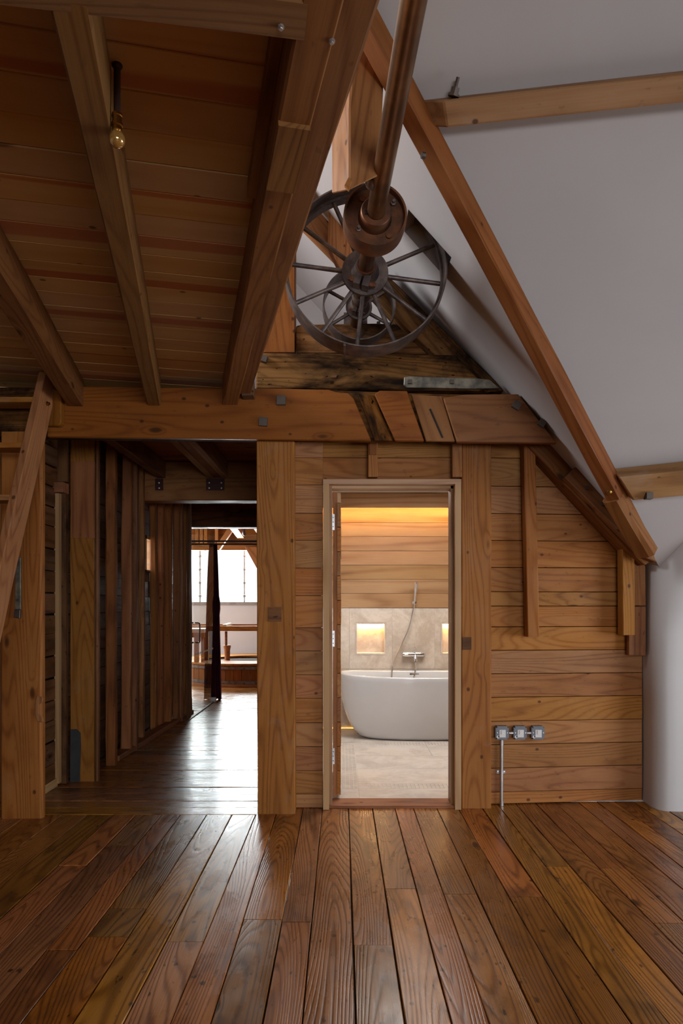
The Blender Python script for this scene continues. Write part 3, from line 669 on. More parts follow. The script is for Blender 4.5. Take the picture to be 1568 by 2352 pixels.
# valley rafter under the meeting of the two slopes
vr = thing('valley_rafter', vt(0.5), 'long slender rafter slanting down across the white roof slopes to the right', 'rafter')
inw = -(n1 + n2).normalized()
def on1(px, py, off=0.0):
    a, b_ = (px - CX) / F, (HY - py) / F
    Y = (3.745 - CZ - off * 1.5015) / (b_ + 1.12 * a); return P(px, py, Y)
def on2(px, py, off=0.0):
    r = Vector(((px - CX) / F, 1, (HY - py) / F)); c0 = Vector((0, 0, CZ))
    Y = (C2 - N2.dot(c0) - off * N2.length) / N2.dot(r); return c0 + r * Y
va, vb = on1(1478, 1256, 0.05), on1(935, 230, 0.05)
timber('body', va, vb + (vb - va) * 0.55, 0.080, 0.095, BEAM, vr, up=-inw, ch=0.006, jit=0.003)
vc1, vc2 = on1(1408, 1140, 0.065), on1(1484, 1268, 0.065)
timber('foot', vc1, vc2, 0.115, 0.10, BEAM, vr, up=-inw, ch=0.02, jit=0.004, seg=0.1)
for px, py, t in ((972, 357, 0), (1395, 1128, 0)):
    pass
lathe('bolt', [(0, 0.016), (0.02, 0.016), (0.022, 0.010), (0.05, 0.010)], P(1400, 1130, 3.86), (-0.6, -1, -0.3), BRASS, vr, n=6)
lathe('bolt', [(0, 0.013), (0.016, 0.013)], P(976, 358, 2.86), (-1, -0.3, 0), BOLT, vr, n=8)
# purlins on the far slope
sdown = pv.normalized().cross(n2); sdown = sdown if sdown.z < 0 else -sdown
def purlin(name, L0, R0, t, w, label, cut, wn=0.0):
    """front face upper edge from pixel L0 to pixel R0, lying t in front of the slope"""
    A, B = on2(*L0, t), on2(*R0, t)
    o = thing(name, A, label, 'purlin'); d = (B - A).normalized(); nin = -n2; sd_ = d.cross(n2).normalized()
    if sd_.z > 0: sd_ = -sd_
    Lg = (B - A).length + 0.9; k4 = ((0, 0), (w, 0), (w, -t), (0, -t))
    c = [A + sd_ * s_ + nin * i_ + d * cut[k] for k, (s_, i_) in enumerate(k4)]
    e = [A + d * Lg + sd_ * s_ + nin * i_ for s_, i_ in k4]
    hexa('body', c + e, PURL, o, ax=d, up=nin, ch=0.006)
    return o
pu = purlin('purlin', (1018, 231), (1568, 169), 0.085, 0.092, 'upper purlin across the white slope, its sawn end resting on the valley rafter', (0.0, 0.015, -0.085, -0.10))
bt = on2(1041, 222, 0.05)
lathe('bolt', [(0, 0.026), (0.008, 0.026), (0.009, 0.019), (0.03, 0.019), (0.031, 0.008), (0.065, 0.008)], bt, (0.25, -0.5, 1), IRON, pu, n=6)
pl = purlin('purlin', (1421, 1097), (1568, 1082), 0.10, 0.165, 'lower purlin at the right edge, with a chamfered end on the valley rafter', (0.0, 0.085, 0.03, -0.03))
qq = on2(1487, 1140, 0.10)
bm = bmesh.new(); add_box(bm, -0.018, 0.018, -0.03, 0.01, -0.018, 0.018); bev(bm, 0.003); bmesh.ops.transform(bm, matrix=Matrix.Translation(qq), verts=bm.verts)
mesh_obj('bolt', bm, BOLT, pl)

# pendant post that carries the shaft, above the pulley
hp = thing('hanging_post', P(815, 430, 2.85), 'rough hanging post with a notched foot, its left side lit, above the wheel', 'post')
bm = bmesh.new(); c = Vector((GX(802, 2.78), 2.78, 0))
fl = Vector((-0.075, 0.12, 0)); frr = Vector((0.122, 0.02, 0))
foot = {0: GZ(412, 2.8), 1: GZ(437, 2.78), 2: GZ(403, 2.8), 3: GZ(410, 2.9)}
base = [c + fl, c, c + frr, c + frr + fl]
tops = [v + Vector((0.0, 0, 0)) for v in base]
lo = [bm.verts.new((v.x, v.y, foot[i])) for i, v in enumerate(base)]
md = [bm.verts.new((v.x + (0.016 if i == 2 else 0), v.y, GZ(260, 2.8))) for i, v in enumerate(tops)]
hi = [bm.verts.new((v.x + (0.03 if i in (2, 3) else 0.02), v.y, GZ(75, 2.8))) for i, v in enumerate(tops)]
for A, B in ((lo, md), (md, hi)):
    for i in range(4): bm.faces.new((A[i], A[(i + 1) % 4], B[(i + 1) % 4], B[i]))
bm.faces.new(lo); bm.faces.new(hi); bmesh.ops.recalc_face_normals(bm, faces=bm.faces); bev(bm, 0.006)
mesh_obj('shaft', bm, POST, hp, frame(c + Vector((0.03, 0.05, 3.2)), ZAX, YAX))
pprism('foot_notch', [(790, 425), (801, 437), (808, 416), (800, 405)], 2.775, 2.79, POST, hp, ch=0.002)
bx = P(856, 402, 2.86)
lathe('bearing_bracket', [(0, 0.03), (0.03, 0.034), (0.06, 0.022)], bx + Vector((0, 0.06, 0)), (0, -1, 0), IRON, hp, n=12)

# ============================================================ SHAFT, PULLEYS, WHEELS
HZ = 1.28 + 1.795
def SX(y): return 0.214 - 0.0523 * (y - 2.025)
def SP(y): return Vector((SX(y), y, HZ))
AXD = (SP(4) - SP(3)).normalized()
shf = thing('drive_shaft', SP(3.2), 'long rusty brown drive shaft running overhead into the wheels', 'shaft')
tube('rod', [SP(0.9), SP(1.6), SP(2.4), SP(3.2), SP(4.0), SP(4.75)], 0.041, SHAFT, shf, n=28)
lathe('collar', [(0, 0.05), (0.006, 0.052), (0.03, 0.052), (0.036, 0.05)], SP(3.60), AXD, RUST, shf)
lathe('collar', [(0, 0.05), (0.006, 0.052), (0.05, 0.052), (0.056, 0.05)], SP(3.92), AXD, IRON, shf)
def rim(bm, R0, th, y0, y1, crown=0.004, n=72):
    L = y1 - y0
    add_lathe(bm, [(0, R0), (L / 2, R0 + crown), (L, R0), (L, R0 - th), (L / 2, R0 - th), (0, R0 - th)], SP(y0), AXD, n, closed=True)
# flanged pulley nearest
p1 = thing('flanged_pulley', SP(3.18), 'small rusty flanged pulley with four bolts, nearest on the drive shaft', 'pulley')
bm = bmesh.new(); rim(bm, 0.145, 0.009, 3.128, 3.235, 0.003, 64); mesh_obj('rim', bm, RUST, p1, smooth=True)
lathe('web', [(0, 0.042), (0, 0.138), (0.02, 0.138), (0.02, 0.042)], SP(3.165), AXD, RUST, p1, n=48, closed=True)
lathe('boss', [(0, 0.042), (0, 0.066), (0.006, 0.070), (0.042, 0.072), (0.06, 0.080), (0.06, 0.042)], SP(3.108), AXD, RUST, p1, n=40, closed=True)
for k, (px, py) in enumerate(((832, 455), (903, 465), (823, 525), (893, 539))):
    q = P(px, py, 3.155); big = k in (0, 3)
    lathe('bolt', [(-0.004, 0.0135), (0.014, 0.0135), (0.015, 0.008), (0.03, 0.008)] if not big else [(-0.004, 0.0135), (0.010, 0.0135)], q + Vector((0, 0.012, 0)), -AXD, IRON if not big else RUST, p1, n=6 if not big else 14)
box('keyway', SX(3.1) - 0.052, SX(3.1) - 0.036, 3.098, 3.112, HZ - 0.018, HZ - 0.002, GAP, p1, ch=0.001)
def split_hub(o, y, r, rs, ang=0.0):
    """disc flange with a clamp in two halves and bolts"""
    lathe('flange', [(0, 0.042), (0, r), (0.012, r + 0.002), (0.03, r * 0.97), (0.03, 0.042)], SP(y), AXD, IRON, o, n=48, closed=True)
    lathe('hub_boss', [(0, 0.042), (0, rs * 0.92), (0.012, rs), (0.05, rs * 1.08), (0.065, rs * 1.3), (0.065, 0.042)], SP(y - 0.062), AXD, IRON, o, n=40, closed=True)
    cc = SP(y - 0.04)
    for s in (-1, 1):
        bm = bmesh.new(); k = r / 0.125
        add_box(bm, s * 0.006 * k if s > 0 else -0.042 * k, 0.042 * k if s > 0 else -0.006 * k, -0.03, 0.03, -0.105 * k, -0.045 * k)
        bev(bm, 0.008 * k, 2)
        M = Matrix.Translation(cc) @ Matrix.Rotation(R(16), 4, 'Y')
        bmesh.ops.transform(bm, matrix=M, verts=bm.verts)
        mesh_obj('clamp_lug', bm, IRON, o, M, smooth=True)
        b0 = M @ Vector((s * 0.042 * k, 0, -0.075 * k)); b1 = M @ Vector((s * 1.0, 0, -0.075 * k))
        lathe('bolt', [(0, 0.017 * k), (0.02 * k, 0.017 * k), (0.021 * k, 0.012 * k), (0.034 * k, 0.012 * k)], b0, b1 - b0, RUST, o, n=6)
def spokes(o, y, R0, r0, n, a0, rad):
    X = AXD.cross(Vector((0, 0, 1))).normalized(); Z = Vector((0, 0, 1))
    for k in range(n):
        a = R(a0 + 360 / n * k); d = X * math.cos(a) + Z * math.sin(a)
        tube('spoke', [SP(y) + d * r0, SP(y) + d * (r0 + (R0 - r0) * .5), SP(y) + d * R0], [rad * 1.12, rad, rad * 1.05], IRON, o, n=12)
w1 = thing('spoked_wheel', SP(3.69), 'big iron belt wheel with twelve spokes on the overhead shaft', 'wheel')
bm = bmesh.new(); rim(bm, 0.4316, 0.007, 3.60, 3.762, 0.004, 96); mesh_obj('rim', bm, IRON, w1, smooth=True)
lathe('rim_rib', [(0, 0.4246), (0, 0.412), (0.008, 0.412), (0.008, 0.4246)], SP(3.677), AXD, IRON, w1, n=96, closed=True)
split_hub(w1, 3.675, 0.125, 0.060)
spokes(w1, 3.70, 0.418, 0.10, 12, 25 - 1, 0.0115)
jx = SP(3.598) + Vector((-0.115, 0, -0.4165)); box('rim_joint', jx.x - 0.006, jx.x + 0.006, 3.597, 3.765, jx.z - 0.012, jx.z + 0.004, IRON, w1, ch=0.001)
w2 = thing('spoked_wheel', SP(4.12), 'smaller iron wheel on the shaft behind the big spoked wheel', 'wheel')
bm = bmesh.new(); rim(bm, 0.217, 0.007, 4.056, 4.18, 0.003, 72); mesh_obj('rim', bm, IRON, w2, smooth=True)
split_hub(w2, 4.10, 0.078, 0.052)
spokes(w2, 4.12, 0.211, 0.06, 6, 150 + 2, 0.010)
pb = thing('bearing_block', SP(4.42), 'black iron bearing block holding the shaft behind the smaller wheel', 'bearing')
bm = bmesh.new(); add_box(bm, SX(4.4) - 0.075, SX(4.4) + 0.075, 4.36, 4.50, HZ - 0.025, HZ + 0.075); bev(bm, 0.03, 3); mesh_obj('housing', bm, IRON, pb, smooth=True)
box('foot', SX(4.4) - 0.19, SX(4.4) + 0.19, 4.36, 4.50, HZ + -0.032, HZ - 0.005, IRON, pb)
for s in (-1, 1): lathe('bolt', [(0, 0.02), (0.02, 0.02), (0.021, 0.012), (0.045, 0.012)], (SX(4.4) + s * 0.15, 4.42, HZ - 0.006), (0, 0, 1), IRON, pb, n=6)

# ============================================================ MEZZANINE: joists and ceiling planks
ZJ = 2.48
md_ = struct('ceiling', (-1.0, 3.0, 2.65))
rot = 0.215; dj = Vector((-rot, 1, 0)).normalized(); dp = Vector((1, rot, 0)).normalized()
org = Vector((-1.2, 4.05, 0)); Ledge = 1.0
def edge_x(y): return -0.66 + 0.23 * (4.1 - y)       # left line of the edge beam
s = 0.42; widths = []
while s > -6.2:
    w = random.uniform(0.135, 0.155)
    # plank: strip perpendicular offset s..s-w along dj; runs along dp; clip to the edge beam by computing end
    c0 = org + dj * (s - w / 2)
    # intersection with the edge beam line
    tmax = 0.0
    for k in range(40):
        q = c0 + dp * tmax
        tmax += (edge_x(q.y) + 0.06 - q.x)
    lx = -0.42 - 1.73 if c0.y > 2.6 else -3.4
    a = c0 + dp * (-2.9); b2 = c0 + dp * tmax
    cutx = random.choice([None, None, -1.05 + 0.21 * (4.1 - c0.y)])
    zc = 2.645 + 0.011 + random.uniform(0, 0.002)
    segs = [(a, b2)]
    for (u, v) in segs:
        u2 = Vector((u.x, u.y, zc)); v2 = Vector((v.x, v.y, zc))
        mt = CEIL
        timber('plank', u2, v2, w - 0.0035, 0.022, mt, md_, ch=0.002, jit=0.001, seg=0.6)
    s -= w
def jline(name, xe, ye, slope, y0, w, z0, z1, mat, label, cat='joist', xoff=0.0):
    o = thing(name, (xe, ye, z0), label, cat)
    pe = Vector((xe + xoff, ye, (z0 + z1) / 2)); ps = Vector((xe + xoff - slope * (y0 - ye) * -1 * -1, y0, (z0 + z1) / 2))
    ps.x = xe + xoff + slope * (ye - y0)
    timber('body', ps, pe, w, z1 - z0, mat, o, ch=0.006, jit=0.003)
    return o
jline('ceiling_joist', -1.595, 4.09, 0.200, 1.5, 0.095, ZJ - 0.005, 2.644, JOIST, 'leftmost ceiling joist, thick, running back to the tie beam beside the ladder')
jm = jline('ceiling_joist', -1.125, 4.09, 0.213, 1.36, 0.080, ZJ, 2.644, JOIST, 'middle ceiling joist with a repaired section, beside the hanging bulb')
eb = jline('mezzanine_edge_beam', -0.672, 4.115, 0.230, 0.4, 0.086, ZJ, 2.66, BEAM, 'doubled edge beam of the mezzanine, in front of the wheel', 'beam')
oy = 4.115
timber('outer_beam', (-0.672 + 0.088 + 0.230 * (oy - 0.4), 0.4, 2.60), (-0.672 + 0.088, oy - 0.08, 2.60), 0.088, 0.15, BEAM, eb, ch=0.006, jit=0.003)
timber('scarf_block', (-0.672 + 0.230 * (oy - 1.96), 1.96, ZJ - 0.006), (-0.672 + 0.230 * (oy - 1.70), 1.70, ZJ - 0.006), 0.082, 0.014, JOIST, eb, ch=0.001)
timber('ledger', (-0.672 - 0.058 + 0.230 * (oy - 2.2), 2.2, 2.615), (-0.672 - 0.058 + 0.230 * (oy - 1.45), 1.45, 2.615), 0.03, 0.05, CORR, eb, ch=0.002)
q = P(762, 92, 1.45); lathe('bolt', [(0, 0.007), (0.004, 0.007), (0.005, 0.004), (0.008, 0.004)], (GX(762, 1.45), 1.45, ZJ), (0, 0, -1), STEEL, eb, n=8)
# trimmer at the front of the bay, square to the joists
bk = thing('light_block_board', (-2.3, 4.2, 2.56), 'added dark board blocking attic light at the gap between tie beam and ceiling planks', 'board')
box('board', -4.1, -0.56, 4.30, 4.33, 2.62, 2.80, DARKB, bk)  # added only to stop attic light coming in over the tie beam
tr = thing('trimmer_beam', (-0.4, 1.33, ZJ), 'trimmer beam crossing the top of the picture in front of the joists', 'beam')
t0 = P(665, 90, 1.447); t0.z = 0
dt = Vector((1, 0.15, 0)).normalized(); ta = Vector((-0.05, 1.454, 0)); tbv = ta - dt * 2.6
ofs = Vector((0.007, -0.048, 0))
timber('body', (ta + ofs + Vector((-0.03, 0, 2.555))), (tbv + ofs + Vector((0, 0, 2.555))), 0.10, 0.155, JOIST, tr, ch=0.006, jit=0.003)
for px, py in ((645, 60),):
    zz = 2.478; Yq = F * (zz - CZ) / (HY - py)
    lathe('bolt', [(0, 0.007), (0.004, 0.007), (0.005, 0.004), (0.008, 0.004)], (GX(px, Yq), Yq, zz), (0, 0, -1), STEEL, tr, n=8)
# mezzanine floor above the planks keeps daylight out
# block beside the edge beam end
eb2 = thing('packing_block', P(568, 885, 4.0), 'small dark packing block beside the end of the edge beam', 'block')
pprism('body', [(556, 862), (580, 864), (582, 908), (554, 909)], 4.02, 4.11, DARKB, eb2)
pprism('pale_top', [(566, 853), (577, 853), (578, 863), (566, 863)], 4.03, 4.10, PALEW, eb2)
# pendant bulb
Yp = 1.726; xp = GX(269, Yp)
pn = thing('pendant_bulb', (xp, Yp, 2.645), 'small amber bulb in a brass holder on a dark rod under the plank ceiling', 'lamp')
lathe('ceiling_rose', [(0, 0.013), (0.004, 0.013), (0.010, 0.009)], (xp, Yp, 2.646), (0, 0, -1), BROWNR, pn, n=16)
lathe('rod', [(0, 0.0085), (0.118, 0.0085)], (xp, Yp, 2.64), (0, 0, -1), BROWNR, pn, n=16)
lathe('holder', [(0, 0.009), (0.004, 0.013), (0.010, 0.014), (0.012, 0.012), (0.026, 0.012), (0.028, 0.0145), (0.034, 0.0145), (0.036, 0.012), (0.046, 0.013)], (xp, Yp, 2.525), (0, 0, -1), BRASS, pn, n=20)
bl = P(275, 308, Yp)
lathe('bulb', [(0, 0.010), (0.008, 0.015), (0.016, 0.0195), (0.025, 0.0205), (0.034, 0.0175), (0.040, 0.011), (0.043, 0.003)], (xp, Yp, 2.480), (0, 0, -1), AMBER, pn, n=24)

# ============================================================ LADDER STAIR AT LEFT
ld = thing('ladder_stair', (-1.78, 2.9, 0), 'steep wooden ladder stair at the left edge, leaning against the mezzanine', 'ladder')
Xs = -1.735
t0 = Vector((Xs, 4.03, 2.60)); t1 = Vector((Xs, 2.85, 0.0))
dl = (t1 - t0).normalized()
timber('stringer', t0, t1, 0.045, 0.155, POST, ld, up=dl.cross(Vector((1, 0, 0))), ch=0.005, jit=0.002)
timber('stringer', t0 - Vector((0.72, 0, 0)), t1 - Vector((0.72, 0, 0)), 0.045, 0.155, POST, ld, up=dl.cross(Vector((1, 0, 0))), ch=0.005)
for i, z in enumerate((0.30, 0.61, 0.92, 1.23, 1.54, 1.85, 2.16, 2.45)):
    f_ = (2.60 - z) / 2.60; yy = t0.y + (t1.y - t0.y) * f_
    box('tread', Xs - 0.72, Xs - 0.02, yy - 0.08, yy + 0.05, z - 0.014, z + 0.014, POST, ld, ch=0.008, seg=2)
lathe('bolt', [(0, 0.013), (0.010, 0.013), (0.011, 0.008), (0.02, 0.008)], (Xs + 0.022, 3.965, 2.45), (1, -0.2, 0), BRASS, ld, n=6)
cb = thing('fixing_cleat', P(125, 930, 4.08), 'small wooden cleat fixing the ladder head to the tie beam', 'block')
pprism('body', [(108, 884), (140, 900), (140, 972), (134, 977), (105, 977), (104, 890)], 4.045, 4.10, BEAM, cb, ch=0.006, ax=ZAX, up=YAX)

# ============================================================ CORRIDOR
cw = struct('wall_corridor', (-2.0, 6.5, 0))
box('backing', -2.12, -2.075, 4.35, 9.0, 0, 2.9, GAP, cw, ch=0)
z = 0.02; rz = []
while z < 2.65:
    h = random.uniform(0.135, 0.16); rz.append((z, z + h)); z += h
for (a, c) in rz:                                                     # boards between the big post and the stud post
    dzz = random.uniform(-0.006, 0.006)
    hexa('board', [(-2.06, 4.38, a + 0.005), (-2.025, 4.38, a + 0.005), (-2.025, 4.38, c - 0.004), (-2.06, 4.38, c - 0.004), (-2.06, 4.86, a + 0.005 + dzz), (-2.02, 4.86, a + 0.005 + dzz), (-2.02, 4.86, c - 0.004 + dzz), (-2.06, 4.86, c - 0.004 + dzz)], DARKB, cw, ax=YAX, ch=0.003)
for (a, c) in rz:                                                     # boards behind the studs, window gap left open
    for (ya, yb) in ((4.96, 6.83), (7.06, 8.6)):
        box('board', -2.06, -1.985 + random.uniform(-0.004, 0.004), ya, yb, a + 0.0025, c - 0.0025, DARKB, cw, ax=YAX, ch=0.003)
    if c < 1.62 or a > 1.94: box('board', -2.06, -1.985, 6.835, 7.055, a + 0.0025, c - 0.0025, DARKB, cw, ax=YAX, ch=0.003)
box('pale_batten', GX(130, 4.86), GX(141, 4.86), 4.82, 4.86, 0.02, GZ(1135, 4.86), PALEW, cw, ax=ZAX, up=YAX)
box('rough_batten', GX(141.5, 4.9), GX(157, 4.9), 4.86, 4.90, 0.01, GZ(1135, 4.9), SOOT if False else DARKB, cw, ax=ZAX, up=YAX, ch=0.006)
box('cross_board', -2.03, GX(158, 4.9), 4.80, 4.90, GZ(1133, 4.85), GZ(1110, 4.85), CORR, cw)
box('upright_board', GX(128, 4.9), GX(158, 4.9), 4.87, 4.90, GZ(1108, 4.9), 2.62, DARKB, cw, ax=ZAX, up=YAX)
timber('skirting', (-2.012, 4.40, 0.03), (-2.012, 4.83, 0.03), 0.012, 0.06, PALEW, cw, ch=0.002)
sp = tstud('timber_post', GX(161, 4.955), GX(216, 4.955), 4.955, 5.01, 0, 2.62, POST, 'broad stud post in the corridor with a charred patch at its foot', ch=0.004)
timber('edge_strip', (GX(222, 4.96), 4.985, 2.6), (GX(222, 4.96), 4.985, 0.0), 0.018, 0.04, CORR, sp, up=YAX)
pprism('charred_patch', [(161, 1676), (175, 1675), (184, 1684), (185, 1712), (182, 1798), (160, 1798)], 4.944, 4.957, SOOT, sp, ch=0.003)
box('upper_facing', GX(163, 4.95), GX(218, 4.95), 4.947, 4.957, GZ(1236, 4.95), GZ(1060, 4.95), CORR, sp, ax=ZAX, up=YAX, ch=0.001)
studs = [(240, 262, 5.42), (275, 298, 5.87), (300, 312, 5.99), (315, 328, 6.37), (343, 357, 6.92), (358, 371, 7.10), (373, 391, 7.25), (394, 409, 7.42), (410, 415, 7.5), (416, 426, 7.72), (427, 438, 7.98)]
for i, (a, c, Y) in enumerate(studs):
    x0, x1 = GX(a, Y), GX(c, Y); bow = random.uniform(-0.01, 0.01)
    timber('stud', ((x0 + x1) / 2 + bow, Y + 0.05, 2.62), ((x0 + x1) / 2, Y + 0.05, 0.0), max(0.045, x1 - x0), 0.07, CORR, cw, up=YAX, ch=0.010, jit=0.006, seg=0.25)
timber('sill_plate', (-1.87, 5.6, 0.02), (-1.80, 8.1, 0.02), 0.10, 0.05, CORR, cw, ch=0.008, jit=0.005)
# little side window
wn_ = struct('window_1', (-2.02, 6.95, 1.6))
box('window_frame', -2.06, -1.95, 6.83, 6.84, 1.62, 1.98, PALEW, wn_); box('window_frame', -2.06, -1.95, 7.045, 7.06, 1.62, 1.98, PALEW, wn_)
box('window_frame', -2.06, -1.95, 6.83, 7.06, 1.945, 1.98, PALEW, wn_); box('window_frame', -2.06, -1.95, 6.83, 7.06, 1.62, 1.635, PALEW, wn_)
skym = plain('daylit_pane', (0.9, 0.95, 1), 0.5, emit=(0.85, 0.92, 1.0), es=3.5, bumps=0)
box('pane', -2.055, -2.05, 6.84, 7.045, 1.635, 1.965, skym, wn_, ch=0)
# corridor ceiling planks and joists
cc_ = struct('ceiling', (-1.2, 6, 2.66))
y = 4.37
while y < 9.0:
    w = random.uniform(0.14, 0.16); box('plank', -2.1, -0.5, y + 0.002, y + w - 0.002, 2.645, 2.667, REDC, cc_, ch=0.002); y += w
j1 = thing('ceiling_joist', (-1.7, 5.4, ZJ), 'corridor ceiling joist on the left, ending on a dark steel hanger', 'joist')
timber('body', (-1.70, 4.36, 2.56), (-1.70, 6.45, 2.56), 0.08, 0.16, CORR, j1, ch=0.005)
j2 = thing('ceiling_joist', (-1.165, 5.4, ZJ), 'triple-laminated corridor ceiling joist on the right, pale outer layers', 'joist')
for x0, x1, m_, dz in ((-1.262, -1.20, PALEW, 0), (-1.198, -1.132, CORR, 0.004), (-1.13, -1.07, PALEW, 0)):
    timber('lamination', ((x0 + x1) / 2, 4.36, 2.56 + dz), ((x0 + x1) / 2, 6.45, 2.56 + dz), x1 - x0, 0.16, m_, j2, ch=0.003)
b2_ = thing('cross_beam', (-1.2, 6.55, 2.27), 'dark cross beam in the corridor with two bolted steel plates', 'beam')
timber('body', (-2.06, 6.55, 2.455), (-0.5, 6.55, 2.455), 0.2, 0.37, CORR, b2_, ch=0.008)
for (a, c) in ((356, 374), (473, 515)):
    pt = pprism('steel_plate', [(a, 1099), (c, 1099), (c, 1126), (a, 1126)], 6.438, 6.451, REDST, b2_, ch=0.001)
    for px in ((a + 9, ) if c - a < 30 else (a + 7, c - 7)):
        for py in (1109, 1121): lathe('bolt', [(0, 0.009), (0.008, 0.009), (0.010, 0.005)], P(px, py, 6.438), (0, -1, 0), STEEL, pt, n=8)
tag(box('wall_corridor', -0.52, -0.46, 4.36, 9.2, 0, 2.66, DARKB, ch=0), kind='structure')
b3 = thing('cross_beam', (-1.4, 8.9, 2.3), 'farther dark beam over the end of the corridor, above the curtain', 'beam')
timber('body', (-3.0, 8.95, GZ(1183, 8.85)), (0.3, 8.95, GZ(1183, 8.85)), 0.2, GZ(1166, 8.85) - GZ(1211, 8.85) + 0.06, DARKB, b3, ch=0.008)
for Yb in (7.6, 8.3):
    b4 = thing('cross_beam', (-1.4, Yb, 2.5), 'thin dark cross batten under the corridor ceiling near the glass panel' if Yb < 8 else 'second thin cross batten under the corridor ceiling beyond the glass edge', 'beam')
    timber('body', (-2.0, Yb, 2.60), (-0.5, Yb, 2.60), 0.09, 0.09, CORR, b4, ch=0.006)

# glass panel with handle
gp = thing('glass_door', (-1.69, 8.4, 0), 'frameless glass door panel standing along the corridor end with a chrome handle', 'door')
box('pane', -1.700, -1.690, 7.78, 9.02, 0.015, 2.26, GLASS, gp, ch=0.001)
bmh = bmesh.new()
for sgn in (-1, 1):
    pts = []
    x0 = -1.695; zz0, zz1 = GZ(1476, 7.86), GZ(1431, 7.86); off = 0.066
    pts = [(x0 + sgn * 0.006, 7.86, zz0), (x0 + sgn * (off - 0.02), 7.86, zz0), (x0 + sgn * (off - 0.005), 7.86, zz0 + 0.007), (x0 + sgn * off, 7.86, zz0 + 0.022), (x0 + sgn * off, 7.86, zz1 - 0.022), (x0 + sgn * (off - 0.005), 7.86, zz1 - 0.007), (x0 + sgn * (off - 0.02), 7.86, zz1), (x0 + sgn * 0.006, 7.86, zz1)]
    add_tube(bmh, pts, 0.009, 10)
mesh_obj('handle', bmh, CHROME, gp, smooth=True)
bmd = bmesh.new()
for k in range(16):
    y0 = 7.86 + k * 0.072; add_box(bmd, -1.6895, -1.6885, y0, y0 + 0.04, 0.700, 0.722)
mesh_obj('marker_dots', bmd, WHITEP, gp)
box('floor_track', -1.705, -1.685, 7.45, 9.1, 0.001, 0.012, BOLT, gp, ch=0.002)
box('foot_clamp', -1.74, -1.66, 9.0, 9.06, 0.004, 0.06, STEEL, gp, ch=0.004)
box('edge_post', -1.735, -1.706, 7.66, 7.74, 0.0, 2.62, DARKB, gp, ax=ZAX, up=YAX)
# curtain rails and curtain
rl = thing('curtain_rail', (-1.4, 9.2, 2.13), 'pair of thin dark curtain rails across the corridor end', 'rail')
for py in (1243, 1250):
    tube('rail', [P(380, py, 9.22), P(500, py, 9.22), P(640, py, 9.22)], 0.012, BROWNR, rl)
cu = thing('curtain', P(489, 1608, 9.22), 'gathered dark maroon curtain hanging full height at the corridor end', 'curtain')
bm = bmesh.new(); n = 60; rws = []
for i in range(25):
    t = i / 24; z = GZ(1249, 9.22) * (1 - t) + GZ(1607, 9.22) * t
    xl = GX(481 - 13 * t ** 0.6, 9.22); xr = GX(499 + 10 * t ** 0.8 + (2 if 0.37 < t < 0.42 else 0), 9.22); r = []
    for k in range(n + 1):
        u = k / n; amp = 0.030 * (0.5 + 0.5 * t)
        r.append(bm.verts.new((xl + (xr - xl) * u, 9.22 + amp * math.sin(u * 2 * math.pi * 7 + 0.6 * math.sin(t * 3)) + 0.02 * math.sin(u * 9 + 1), z + (0.01 * math.sin(u * 20) if i == 24 else 0))))
    rws.append(r)
for i in range(24):
    for k in range(n): bm.faces.new((rws[i][k], rws[i][k + 1], rws[i + 1][k + 1], rws[i + 1][k]))
cm = mesh_obj('cloth', bm, MAROON, cu, smooth='all'); md = cm.modifiers.new('thick', 'SOLIDIFY'); md.thickness = 0.004
hk = bmesh.new()
for px in (485, 490, 496): add_tube(hk, [P(px, 1243, 9.22), P(px, 1251, 9.22)], 0.008, 6)
mesh_obj('hooks', hk, STEEL, cu)

# ============================================================ FAR ROOM
fwY = 13.2
wz0, wz1 = GZ(1383, fwY), GZ(1262, fwY)
holed('wall_far', -5.2, 1.6, fwY, fwY + 0.15, -0.1, 3.6, -4.6, -1.2, wz0, wz1, 'y')
tag(box('wall_far', -5.3, -5.2, 9.0, 13.4, -0.1, 3.6, PLAST, ch=0), kind='structure')
tag(box('wall_far', 1.5, 1.6, 9.0, 13.4, -0.1, 3.6, PLAST, ch=0), kind='structure')
tag(box('ceiling', -5.3, 1.6, 9.0, 13.4, 3.3, 3.4, DARKB, ch=0), kind='structure')
tag(box('wall_corridor', -5.3, -2.07, 9.1, 9.2, -0.1, 3.4, DARKB, ch=0), kind='structure')
tag(box('wall_corridor', -0.46, 1.6, 9.1, 9.2, -0.1, 3.4, DARKB, ch=0), kind='structure')
tag(box('wall_corridor', -2.6, -0.3, 9.0, 9.1, 2.66, 3.4, DARKB, ch=0), kind='structure')
fw = struct('window_2', (-2.9, fwY, 1.5))
box('sill', -4.6, -1.2, fwY - 0.05, fwY + 0.1, wz0 - 0.05, wz0, STONE, fw)
box('pane', -4.6, -1.2, fwY + 0.085, fwY + 0.091, wz0, wz1, GLASS, fw, ch=0)
for px in (458, 560):
    x = GX(px, fwY); bm = bmesh.new(); prf = [(0, 0.014)]
    L = wz1 - wz0
    for k in range(4):
        c = L * (0.12 + 0.25 * k); prf += [(c - 0.03, 0.014), (c - 0.015, 0.03), (c + 0.015, 0.03), (c + 0.03, 0.014)]
    prf.append((L, 0.014)); add_lathe(bm, prf, (x, fwY + 0.05, wz0), (0, 0, 1), 10)
    mesh_obj('mullion', bm, STONE, fw, smooth=True)
hb = thing('lintel_beam', P(515, 1257, fwY - 0.1), 'orange timber lintel above the bright far window', 'beam')
timber('body', (-5.1, fwY - 0.1, GZ(1256, fwY - .15)), (1.4, fwY - 0.1, GZ(1256, fwY - .15)), 0.12, 0.13, BEAM, hb)
fwb = struct('wall_far', (-1.8, fwY - 0.03, 2.3))
z = wz1 + 0.12
